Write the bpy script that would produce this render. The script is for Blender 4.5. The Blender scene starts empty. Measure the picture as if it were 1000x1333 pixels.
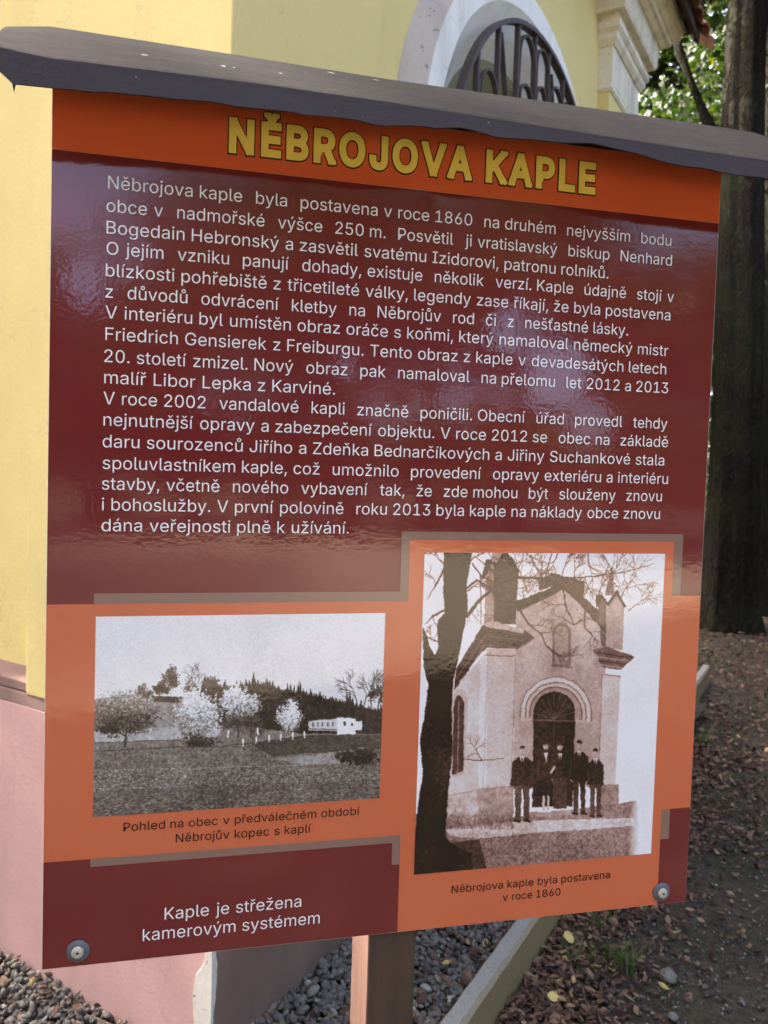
import bpy, math, random
import numpy as np
from mathutils import Matrix, Vector
S = bpy.context.scene
COL = S.collection
R = math.radians
rng = np.random.default_rng(7)
random.seed(7)

# ------------------------------------------------------------ camera, sky, sun, exposure
EYE = 1.6
cam = bpy.data.objects.new('camera', bpy.data.cameras.new('camera')); COL.objects.link(cam)
cam.data.sensor_fit = 'HORIZONTAL'; cam.data.sensor_width = 24; cam.data.lens = 24.0
cam.data.clip_start = 0.05; cam.data.clip_end = 500
_rt = Vector((0.9995, 0.0013, 0.0311)); _dn = Vector((0.0311, -0.0432, -0.9986)); _fw = Vector((0.0, 0.9991, -0.0432))
mw = Matrix.Identity(4)
for i in range(3):
    mw[i][0] = _rt[i]; mw[i][1] = -_dn[i]; mw[i][2] = -_fw[i]
mw[2][3] = EYE
cam.matrix_world = mw
cam.data.dof.use_dof = True; cam.data.dof.focus_distance = 0.97; cam.data.dof.aperture_fstop = 8.5
S.camera = cam

SUN_EL = 41.0
SUN_DIR = Vector((-0.862, 0.507, 0)).normalized() * math.cos(R(SUN_EL)) + Vector((0, 0, math.sin(R(SUN_EL))))
W = bpy.data.worlds.new('World'); S.world = W; W.use_nodes = True
nt = W.node_tree; bg = nt.nodes['Background']
sky = nt.nodes.new('ShaderNodeTexSky'); sky.sky_type = 'NISHITA'; sky.sun_disc = False
sky.dust_density = 6.5; sky.ozone_density = 0.0; sky.air_density = 0.35
sky.sun_elevation = R(SUN_EL); sky.sun_rotation = math.atan2(SUN_DIR.x, SUN_DIR.y)
nt.links.new(sky.outputs[0], bg.inputs[0]); bg.inputs[1].default_value = 0.15
sun = bpy.data.objects.new('sun', bpy.data.lights.new('sun', 'SUN')); COL.objects.link(sun)
sun.data.energy = 2.0; sun.data.angle = R(0.5); sun.data.color = (1, 0.92, 0.8)
sun.rotation_euler = SUN_DIR.to_track_quat('Z', 'Y').to_euler()
S.view_settings.view_transform = 'Standard'; S.view_settings.look = 'None'
S.view_settings.gamma = 1; S.view_settings.use_curve_mapping = False
S.view_settings.exposure = 3.86
S.render.engine = 'CYCLES'
S.cycles.max_bounces = 6; S.cycles.transparent_max_bounces = 4

# ------------------------------------------------------------ helpers
def srgb(r, g, b):
    f = lambda c: (c / 255 / 12.92) if c / 255 <= 0.04045 else ((c / 255 + 0.055) / 1.055) ** 2.4
    return (f(r), f(g), f(b), 1)

class MB:
    def __init__(s): s.v = []; s.f = []
    def add(s, vs, fs):
        o = len(s.v); s.v += [tuple(map(float, p)) for p in vs]; s.f += [tuple(i + o for i in f) for f in fs]; return s
    def box(s, x0, x1, y0, y1, z0, z1):
        return s.add([(x, y, z) for z in (z0, z1) for x, y in ((x0, y0), (x1, y0), (x1, y1), (x0, y1))],
                     [(3, 2, 1, 0), (4, 5, 6, 7), (0, 1, 5, 4), (1, 2, 6, 5), (2, 3, 7, 6), (3, 0, 4, 7)])
    def loft(s, loops, cap=True, closed=True):
        n = len(loops[0]); vs = [p for l in loops for p in l]; fs = []
        for k in range(len(loops) - 1):
            for i in range(n if closed else n - 1):
                j = (i + 1) % n; fs.append((k * n + i, k * n + j, (k + 1) * n + j, (k + 1) * n + i))
        if cap: fs.append(tuple(range(n))[::-1]); fs.append(tuple((len(loops) - 1) * n + i for i in range(n)))
        return s.add(vs, fs)
    def tube(s, path, rad, n=8, flat=None):
        path = [Vector(p) for p in path]; loops = []
        for i, p in enumerate(path):
            d = (path[min(i + 1, len(path) - 1)] - path[max(i - 1, 0)]).normalized()
            up = Vector((0, 0, 1)) if abs(d.z) < 0.9 else Vector((0, 1, 0))
            a = d.cross(up).normalized(); b = a.cross(d)
            r = rad[i] if isinstance(rad, (list, tuple)) else rad
            loops.append([p + a * (r * math.cos(2 * math.pi * k / n)) + b * (r * math.sin(2 * math.pi * k / n)) for k in range(n)])
        return s.loft(loops)
    def obj(s, name, mat, parent=None, smooth=False, xf=None, bevel=0):
        me = bpy.data.meshes.new(name)
        me.from_pydata([xf(p) for p in s.v] if xf else s.v, [], s.f); me.update()
        return link(name, me, mat, parent, smooth, bevel)

def link(name, me, mat, parent=None, smooth=False, bevel=0):
    if mat is not None: me.materials.append(mat)
    if smooth: me.polygons.foreach_set('use_smooth', [True] * len(me.polygons))
    o = bpy.data.objects.new(name, me); COL.objects.link(o)
    if parent: o.parent = parent
    if bevel:
        m = o.modifiers.new('b', 'BEVEL'); m.width = bevel; m.segments = 2; m.limit_method = 'ANGLE'
    return o

def np_mesh(name, V, F, mat, parent=None, smooth=False):
    """V (n,3), F (m,k) arrays"""
    me = bpy.data.meshes.new(name); k = F.shape[1]
    me.vertices.add(len(V)); me.vertices.foreach_set('co', V.astype(np.float32).ravel())
    me.loops.add(F.size); me.loops.foreach_set('vertex_index', F.astype(np.int32).ravel())
    me.polygons.add(len(F)); me.polygons.foreach_set('loop_start', np.arange(0, F.size, k, dtype=np.int32))
    me.polygons.foreach_set('loop_total', np.full(len(F), k, dtype=np.int32))
    me.update(calc_edges=True)
    return link(name, me, mat, parent, smooth)

def empty(name, loc, rz=0, label=None, cat=None, group=None):
    o = bpy.data.objects.new(name, None); COL.objects.link(o); o.location = loc; o.rotation_euler = (0, 0, rz)
    o.empty_display_size = 0.1
    return tag(o, label, cat, group)
def tag(o, label=None, cat=None, group=None, kind=None):
    for k, v in (('label', label), ('category', cat), ('group', group), ('kind', kind)):
        if v: o[k] = v
    return o

# ------------------------------------------------------------ materials
class NT:
    def __init__(s, name):
        s.m = bpy.data.materials.new(name); s.m.use_nodes = True; s.t = s.m.node_tree
        s.b = s.t.nodes['Principled BSDF']; s.out = s.t.nodes['Material Output']
        s.co = s.n('ShaderNodeTexCoord').outputs['Object']
    def n(s, t, **k):
        x = s.t.nodes.new(t)
        for a, b in k.items(): setattr(x, a, b)
        return x
    def l(s, a, b): s.t.links.new(a, b)
    def noise(s, scale, detail=4, rough=0.6, co=None, stretch=None):
        x = s.n('ShaderNodeTexNoise'); x.inputs['Scale'].default_value = scale
        x.inputs['Detail'].default_value = detail; x.inputs['Roughness'].default_value = rough
        c = co or s.co
        if stretch:
            mp = s.n('ShaderNodeMapping'); mp.inputs['Scale'].default_value = stretch; s.l(c, mp.inputs[0]); c = mp.outputs[0]
        s.l(c, x.inputs['Vector']); return x.outputs['Fac']
    def ramp(s, fac, stops):
        x = s.n('ShaderNodeValToRGB'); e = x.color_ramp.elements
        while len(e) < len(stops): e.new(0.5)
        for i, (p, c) in enumerate(stops):
            e[i].position = p; e[i].color = c if len(c) == 4 else (*c, 1)
        s.l(fac, x.inputs[0]); return x.outputs[0]
    def mix(s, fac, a, b, mode='MIX'):
        x = s.n('ShaderNodeMix', data_type='RGBA', blend_type=mode)
        for i, v in ((0, fac), (6, a), (7, b)):
            if hasattr(v, 'is_linked'): s.l(v, x.inputs[i])
            else: x.inputs[i].default_value = v
        return x.outputs[2]
    def bump(s, h, strength=0.5, dist=0.01, prev=None):
        x = s.n('ShaderNodeBump'); x.inputs['Strength'].default_value = strength; x.inputs['Distance'].default_value = dist
        s.l(h, x.inputs['Height'])
        if prev: s.l(prev, x.inputs['Normal'])
        return x.outputs[0]
    def fin(s, col=None, rough=None, normal=None, spec=None):
        if col is not None:
            if hasattr(col, 'is_linked'): s.l(col, s.b.inputs['Base Color'])
            else: s.b.inputs['Base Color'].default_value = col
        if rough is not None:
            if hasattr(rough, 'is_linked'): s.l(rough, s.b.inputs['Roughness'])
            else: s.b.inputs['Roughness'].default_value = rough
        if normal is not None: s.l(normal, s.b.inputs['Normal'])
        if spec is not None: s.b.inputs['Specular IOR Level'].default_value = spec
        return s.m

def plaster(name, c1, c2, dirt, dirt_amt=0.3, speck=0.0):
    n = NT(name)
    base = n.mix(n.noise(1.7, 6), c1, c2)
    streak = n.ramp(n.noise(2.2, 8, 0.65, stretch=(2.5, 2.5, 0.5)), [(0.5, (0, 0, 0)), (0.78, (1, 1, 1))])
    mul = n.n('ShaderNodeMath', operation='MULTIPLY'); mul.inputs[1].default_value = dirt_amt; n.l(streak, mul.inputs[0])
    base = n.mix(mul.outputs[0], base, dirt)
    fine = n.noise(90, 5, 0.7)
    base = n.mix(n.ramp(fine, [(0.35, (0.12,) * 3), (0.6, (0, 0, 0))]), base, dirt)
    if speck:
        sp = n.ramp(n.noise(45, 3, 0.8), [(0.62, (0, 0, 0)), (0.68, (speck,) * 3)])
        base = n.mix(sp, base, (0.09, 0.08, 0.07, 1))
    # hairline cracks
    vo = n.n('ShaderNodeTexVoronoi', feature='DISTANCE_TO_EDGE'); vo.inputs['Scale'].default_value = 1.1
    wob = n.n('ShaderNodeVectorMath', operation='ADD'); nz = n.n('ShaderNodeTexNoise'); nz.inputs['Scale'].default_value = 3
    nz.inputs['Detail'].default_value = 6
    n.l(n.co, nz.inputs['Vector']); n.l(n.co, wob.inputs[0]); n.l(nz.outputs['Color'], wob.inputs[1]); n.l(wob.outputs[0], vo.inputs['Vector'])
    crack = n.ramp(vo.outputs['Distance'], [(0.0, (0.42,) * 3), (0.0035, (0, 0, 0))])
    pit = n.ramp(n.noise(17, 2, 0.5), [(0.76, (0, 0, 0)), (0.775, (0.6,) * 3)]); base = n.mix(pit, base, dirt)
    base = n.mix(crack, base, dirt)
    b = n.bump(fine, 0.25, 0.003); b = n.bump(n.noise(4, 5), 0.3, 0.012, b)
    return n.fin(base, 0.9, b, 0.2)

M = {}
M['yellow'] = plaster('yellow_plaster', (0.69, 0.575, 0.235, 1), (0.63, 0.52, 0.21, 1), (0.38, 0.34, 0.2, 1), 0.22)
M['pink'] = plaster('pink_plaster', (0.60, 0.375, 0.335, 1), (0.54, 0.335, 0.31, 1), (0.30, 0.22, 0.17, 1), 0.3)
def plinth_mat():  # pink paint, with the shade of the right-hand face mixed in as brown
    m_ = plaster('plinth_paint_with_shade', (0.60, 0.375, 0.335, 1), (0.54, 0.335, 0.31, 1), (0.30, 0.22, 0.17, 1), 0.3)
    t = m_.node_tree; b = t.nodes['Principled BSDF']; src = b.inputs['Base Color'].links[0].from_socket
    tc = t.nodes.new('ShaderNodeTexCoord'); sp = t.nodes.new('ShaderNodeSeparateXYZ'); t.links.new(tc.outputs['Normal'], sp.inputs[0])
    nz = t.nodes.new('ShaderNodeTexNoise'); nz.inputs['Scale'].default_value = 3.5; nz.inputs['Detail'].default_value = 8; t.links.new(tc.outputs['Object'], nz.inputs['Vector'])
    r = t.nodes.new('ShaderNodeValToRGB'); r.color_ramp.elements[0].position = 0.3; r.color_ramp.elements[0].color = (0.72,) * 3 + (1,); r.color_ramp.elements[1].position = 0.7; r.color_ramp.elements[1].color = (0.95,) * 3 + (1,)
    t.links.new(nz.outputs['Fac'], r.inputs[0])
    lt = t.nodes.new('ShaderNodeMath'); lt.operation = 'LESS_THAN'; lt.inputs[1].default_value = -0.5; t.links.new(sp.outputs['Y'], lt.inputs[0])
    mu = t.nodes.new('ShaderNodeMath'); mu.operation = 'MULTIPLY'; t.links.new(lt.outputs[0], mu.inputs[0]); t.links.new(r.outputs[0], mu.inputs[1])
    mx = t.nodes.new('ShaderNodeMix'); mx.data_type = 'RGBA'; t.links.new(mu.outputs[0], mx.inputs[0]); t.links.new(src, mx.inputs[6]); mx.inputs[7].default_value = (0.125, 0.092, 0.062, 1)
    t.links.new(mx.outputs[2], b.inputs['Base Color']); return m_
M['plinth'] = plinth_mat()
M['ledge'] = plaster('weathered_ledge', (0.20, 0.125, 0.11, 1), (0.15, 0.095, 0.08, 1), (0.06, 0.045, 0.035, 1), 0.6)
M['white'] = plaster('white_plaster', (0.80, 0.79, 0.72, 1), (0.73, 0.72, 0.64, 1), (0.33, 0.31, 0.22, 1), 0.5)
M['cornice'] = plaster('cornice_plaster', (0.76, 0.71, 0.55, 1), (0.64, 0.59, 0.44, 1), (0.16, 0.14, 0.09, 1), 0.75, 0.6)
M['stone'] = plaster('rough_render', (0.50, 0.44, 0.37, 1), (0.44, 0.39, 0.32, 1), (0.2, 0.18, 0.15, 1), 0.4, 0.85)
M['olive'] = plaster('olive_paint', (0.27, 0.25, 0.13, 1), (0.2, 0.19, 0.1, 1), (0.1, 0.1, 0.06, 1), 0.3)
M['pale_olive'] = plaster('pale_olive_paint', (0.42, 0.42, 0.3, 1), (0.36, 0.36, 0.25, 1), (0.2, 0.2, 0.13, 1), 0.3)
M['bare'] = plaster('bare_render', (0.72, 0.69, 0.62, 1), (0.6, 0.57, 0.5, 1), (0.2, 0.19, 0.16, 1), 0.4, 0.8)

def simple(name, c1, c2, rough=0.7, scale=30, bump=0.3, dist=0.003, spec=0.3, stretch=None):
    n = NT(name); f = n.noise(scale, 6, 0.65, stretch=stretch)
    return n.fin(n.mix(n.ramp(f, [(0.3, (0, 0, 0)), (0.7, (1, 1, 1))]), c1, c2), rough, n.bump(f, bump, dist), spec)
M['iron'] = simple('brown_iron', (0.075, 0.055, 0.045, 1), (0.045, 0.032, 0.026, 1), 0.55)
M['glass'] = simple('dusty_glass', (0.16, 0.19, 0.2, 1), (0.1, 0.12, 0.13, 1), 0.15, 3, 0.1, 0.002, 0.5)
M['tile'] = simple('clay_tile', (0.30, 0.12, 0.06, 1), (0.12, 0.07, 0.045, 1), 0.85, 12, 0.5, 0.006)
M['soffit'] = simple('eaves_timber', (0.06, 0.04, 0.028, 1), (0.03, 0.022, 0.017, 1), 0.85, 14, 0.4)
M['wood'] = simple('brown_painted_wood', (0.085, 0.052, 0.034, 1), (0.06, 0.038, 0.026, 1), 0.55, 26, 0.5, 0.002, 0.35, (3, 3, 0.35))
M['post_sunlit'] = simple('sunlit_wood', (0.26, 0.155, 0.12, 1), (0.19, 0.11, 0.085, 1), 0.7, 30, 0.5, 0.002, 0.3, (3, 3, 0.3))  # lighter brown standing in for sun on the post's left face
M['washer'] = simple('washer_rubber', (0.13, 0.14, 0.15, 1), (0.09, 0.1, 0.11, 1), 0.45, 60, 0.2, 0.001, 0.4)
M['screw'] = simple('screw_paint', (0.5, 0.47, 0.36, 1), (0.4, 0.37, 0.28, 1), 0.4, 80, 0.2, 0.0006, 0.5)
M['dark'] = simple('dark_recess', (0.02, 0.02, 0.02, 1), (0.03, 0.03, 0.03, 1), 0.7)
M['panel'] = simple('panel_edge', (0.62, 0.58, 0.52, 1), (0.45, 0.42, 0.37, 1), 0.5, 60, 0.1)
M['kerb'] = None
def kerb_mat(name='kerb_concrete'):
    n = NT(name)
    c = n.mix(n.noise(9, 7, 0.7), (0.31, 0.30, 0.26, 1), (0.22, 0.215, 0.19, 1))
    geo = n.n('ShaderNodeNewGeometry'); sep = n.n('ShaderNodeSeparateXYZ'); n.l(geo.outputs['Normal'], sep.inputs[0])
    side = n.ramp(sep.outputs['Z'], [(0.3, (0.95,) * 3), (0.9, (0, 0, 0))])
    moss = n.mix(n.noise(14, 6), (0.33, 0.25, 0.11, 1), (0.22, 0.165, 0.07, 1))
    c = n.mix(side, c, moss)
    f = n.noise(160, 4, 0.7)
    c = n.mix(n.ramp(f, [(0.3, (0.5,) * 3), (0.5, (0, 0, 0))]), c, (0.05, 0.05, 0.045, 1))
    return n.fin(c, 0.9, n.bump(f, 0.5, 0.003, n.bump(n.noise(12, 5), 0.4, 0.01)), 0.2)
M['kerb'] = kerb_mat()

def island(name, stops, rough=0.8, scale=40, var=0.25, translucent=0, bump=0.2, spec=0.3):
    n = NT(name); g = n.n('ShaderNodeNewGeometry')
    c = n.ramp(g.outputs['Random Per Island'], stops)
    f = n.noise(scale, 4); d = n.ramp(f, [(0.3, (1 - var * 1.6,) * 3), (0.7, (1, 1, 1))])
    c = n.mix(1.0, c, d, 'MULTIPLY')
    n.fin(c, rough, n.bump(f, bump, 0.002), spec)
    if translucent:
        tr = n.n('ShaderNodeBsdfTranslucent'); n.l(n.mix(1.0, c, (1.5, 1.7, 0.6, 1), 'MULTIPLY'), tr.inputs[0])
        mx = n.n('ShaderNodeMixShader'); mx.inputs[0].default_value = translucent
        n.l(n.b.outputs[0], mx.inputs[1]); n.l(tr.outputs[0], mx.inputs[2]); n.l(mx.outputs[0], n.out.inputs[0])
    return n.m
M['leaf'] = island('green_leaves', [(0.0, (0.010, 0.021, 0.006)), (0.6, (0.020, 0.038, 0.009)), (0.9, (0.04, 0.065, 0.012)), (1.0, (0.12, 0.11, 0.02))], 0.5, 20, 0.2, 0.3)
M['leaf_dark'] = island('dark_leaves', [(0.0, (0.02, 0.035, 0.012)), (1.0, (0.045, 0.07, 0.018))], 0.6, 20, 0.2, 0.25)
M['pebble'] = island('pebbles', [(0.0, (0.075, 0.072, 0.064)), (0.22, (0.18, 0.172, 0.152)), (0.4, (0.12, 0.102, 0.08)), (0.6, (0.21, 0.19, 0.155)), (0.78, (0.12, 0.12, 0.112)), (0.9, (0.19, 0.12, 0.08)), (0.96, (0.26, 0.24, 0.2)), (1.0, (0.42, 0.40, 0.36))], 0.8, 45, 0.35, 0, 0.4)
M['litter'] = island('fallen_leaf_litter', [(0.0, (0.035, 0.022, 0.017)), (0.3, (0.08, 0.043, 0.03)), (0.6, (0.15, 0.08, 0.05)), (0.85, (0.22, 0.135, 0.085)), (0.96, (0.30, 0.20, 0.12)), (1.0, (0.42, 0.32, 0.12))], 0.75, 60, 0.25, 0.1)
M['grit'] = island('soil_grit', [(0.0, (0.05, 0.045, 0.038)), (0.5, (0.095, 0.088, 0.078)), (0.85, (0.16, 0.15, 0.135)), (0.985, (0.26, 0.25, 0.22)), (1.0, (0.42, 0.41, 0.38))], 0.85, 60, 0.2)
M['grass'] = island('grass_blades', [(0.0, (0.06, 0.11, 0.03)), (1.0, (0.14, 0.21, 0.06))], 0.6, 30, 0.15, 0.3)
M['yleaf'] = simple('yellow_leaf', (0.55, 0.45, 0.14, 1), (0.42, 0.33, 0.12, 1), 0.6, 60, 0.3)
M['bleaf'] = simple('brown_leaf', (0.24, 0.13, 0.075, 1), (0.15, 0.08, 0.05, 1), 0.7, 60, 0.4)
M['twig'] = simple('twig_bark', (0.13, 0.09, 0.065, 1), (0.08, 0.055, 0.04, 1), 0.8, 60, 0.4)
M['cobble'] = simple('round_stone', (0.17, 0.165, 0.145, 1), (0.11, 0.11, 0.095, 1), 0.75, 25, 0.4)

def soil():
    n = NT('forest_soil')
    big = n.noise(1.3, 6); f = n.noise(45, 8, 0.75); g = n.noise(260, 4, 0.8)
    c = n.mix(n.ramp(big, [(0.35, (0, 0, 0)), (0.65, (1, 1, 1))]), (0.052, 0.042, 0.029, 1), (0.088, 0.073, 0.050, 1))
    c = n.mix(n.ramp(f, [(0.35, (0.7,) * 3), (0.55, (0, 0, 0))]), c, (0.03, 0.024, 0.018, 1))
    c = n.mix(n.ramp(g, [(0.62, (0, 0, 0)), (0.75, (0.8,) * 3)]), c, (0.2, 0.18, 0.15, 1))
    gr = n.ramp(n.noise(2.3, 5), [(0.52, (0, 0, 0)), (0.7, (0.55,) * 3)])
    c = n.mix(gr, c, (0.035, 0.05, 0.018, 1))
    return n.fin(c, 0.95, n.bump(g, 0.6, 0.004, n.bump(f, 0.8, 0.015)), 0.15)
M['soil'] = soil()
def bark():
    n = NT('tree_bark')
    vo = n.n('ShaderNodeTexVoronoi', feature='DISTANCE_TO_EDGE'); vo.inputs['Scale'].default_value = 9
    mp = n.n('ShaderNodeMapping'); mp.inputs['Scale'].default_value = (2.4, 2.4, 0.42); nz = n.n('ShaderNodeTexNoise'); nz.inputs['Scale'].default_value = 4; nz.inputs['Detail'].default_value = 7
    ad = n.n('ShaderNodeVectorMath', operation='MULTIPLY_ADD'); ad.inputs[1].default_value = (.35, .35, .35)
    n.l(n.co, nz.inputs['Vector']); n.l(nz.outputs['Color'], ad.inputs[0]); n.l(n.co, ad.inputs[2]); n.l(ad.outputs[0], mp.inputs[0]); n.l(mp.outputs[0], vo.inputs['Vector'])
    f = n.noise(11, 9, 0.75, stretch=(2.2, 2.2, 0.5)); g = n.noise(60, 5, 0.7)
    c = n.mix(n.ramp(f, [(0.35, (0, 0, 0)), (0.68, (1, 1, 1))]), (0.011, 0.009, 0.006, 1), (0.036, 0.030, 0.021, 1))
    c = n.mix(n.ramp(vo.outputs['Distance'], [(0.0, (0.8,) * 3), (0.13, (0, 0, 0))]), c, (0.014, 0.011, 0.008, 1))
    c = n.mix(n.ramp(n.noise(1.6, 5), [(0.45, (0, 0, 0)), (0.7, (0.55,) * 3)]), c, (0.04, 0.048, 0.018, 1))
    ed = n.ramp(vo.outputs['Distance'], [(0.0, (0, 0, 0)), (0.25, (1, 1, 1))])
    return n.fin(c, 0.95, n.bump(g, 0.4, 0.01, n.bump(f, 0.8, 0.04, n.bump(ed, 0.8, 0.03))), 0.1)
M['bark'] = bark()

# glossy laminated print film
def film(name, col, img=None, col2=None):
    n = NT(name)
    c = col
    if img is not None:
        t = n.n('ShaderNodeTexImage'); t.image = img; t.extension = 'EXTEND'
        uv = n.n('ShaderNodeTexCoord'); n.l(uv.outputs['UV'], t.inputs[0]); c = t.outputs[0]
    elif col2 is not None:
        c = n.mix(n.ramp(n.noise(3.0, 4), [(0.3, (0, 0, 0)), (0.7, (1, 1, 1))]), col, col2)
    peel = n.noise(240, 2, 0.4); wave = n.noise(22, 3, 0.5, stretch=(1, 1, 1.6)); ripple = n.noise(75, 3, 0.6)
    b = n.bump(peel, 0.10, 0.0005); b = n.bump(ripple, 0.08, 0.0010, b); b = n.bump(wave, 0.07, 0.0018, b)
    smear = n.ramp(n.noise(9, 6, 0.7), [(0.35, (0.035,) * 3), (0.75, (0.10,) * 3)])
    n.fin(c, smear, b, 0.55)
    return n.m
M['maroon'] = film('maroon_film', (0.185, 0.026, 0.022, 1), None, (0.155, 0.021, 0.019, 1))
M['orange'] = film('orange_film', (0.62, 0.155, 0.062, 1), None, (0.58, 0.135, 0.052, 1))
M['header'] = film('header_film', (0.76, 0.150, 0.055, 1), None, (0.72, 0.13, 0.045, 1))
M['band'] = film('grey_band_film', (0.25, 0.15, 0.11, 1))
M['white_ink'] = film('white_ink', (0.90, 0.87, 0.82, 1))
M['dark_ink'] = film('dark_ink', (0.028, 0.010, 0.008, 1))
M['gold_ink'] = film('gold_ink', (0.95, 0.76, 0.15, 1))
def capmat():
    n = NT('cap_sheet')
    f = n.noise(70, 9, 0.85, stretch=(0.55, 2.2, 2.2)); g = n.noise(260, 4, 0.7); big = n.noise(7, 6, 0.7); fib = n.noise(150, 5, 0.8, stretch=(0.35, 2, 2))
    low = n.mix(n.noise(14, 6, 0.7, stretch=(.4, 1, 1)), (0.052, 0.045, 0.050, 1), (0.082, 0.071, 0.078, 1))
    top = n.mix(n.ramp(f, [(0.36, (0, 0, 0)), (0.64, (1, 1, 1))]), (0.009, 0.0075, 0.007, 1), (0.032, 0.026, 0.020, 1))
    top = n.mix(n.ramp(fib, [(0.5, (0, 0, 0)), (0.7, (0.6,) * 3)]), top, (0.055, 0.045, 0.034, 1))
    top = n.mix(n.ramp(big, [(0.45, (0, 0, 0)), (0.65, (0.6,) * 3)]), top, (0.013, 0.011, 0.013, 1))
    geo = n.n('ShaderNodeNewGeometry'); sep = n.n('ShaderNodeSeparateXYZ'); n.l(geo.outputs['Normal'], sep.inputs[0])
    c = n.mix(n.ramp(sep.outputs['Z'], [(0.12, (0, 0, 0)), (0.35, (1, 1, 1))]), low, top)
    c = n.mix(n.ramp(g, [(0.70, (0, 0, 0)), (0.73, (0.7,) * 3)]), c, (0.22, 0.2, 0.16, 1))
    c = n.mix(n.ramp(n.noise(38, 3, 0.5), [(0.73, (0, 0, 0)), (0.75, (0.8,) * 3)]), c, (0.4, 0.4, 0.37, 1))
    return n.fin(c, 0.85, n.bump(g, 0.35, 0.001, n.bump(f, 0.6, 0.0025)), 0.1)
M['cap'] = capmat()

# ------------------------------------------------------------ small numpy painter for the two printed photographs
def fbm(h, w, cell, oct=4, seed=0):
    r = np.random.default_rng(seed); out = np.zeros((h, w)); amp = 1; tot = 0
    for o in range(oct):
        c = max(cell / 2 ** o, 1.0); gh, gw = int(h / c) + 3, int(w / c) + 3
        g = r.random((gh, gw)); yy = np.arange(h) / c; xx = np.arange(w) / c
        y0 = yy.astype(int); x0 = xx.astype(int); fy = (yy - y0)[:, None]; fx = (xx - x0)[None]
        fy = fy * fy * (3 - 2 * fy); fx = fx * fx * (3 - 2 * fx)
        a = g[y0][:, x0]; b = g[y0][:, x0 + 1]; c_ = g[y0 + 1][:, x0]; d = g[y0 + 1][:, x0 + 1]
        out += amp * ((a * (1 - fx) + b * fx) * (1 - fy) + (c_ * (1 - fx) + d * fx) * fy); tot += amp; amp *= 0.5
    return out / tot

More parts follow.
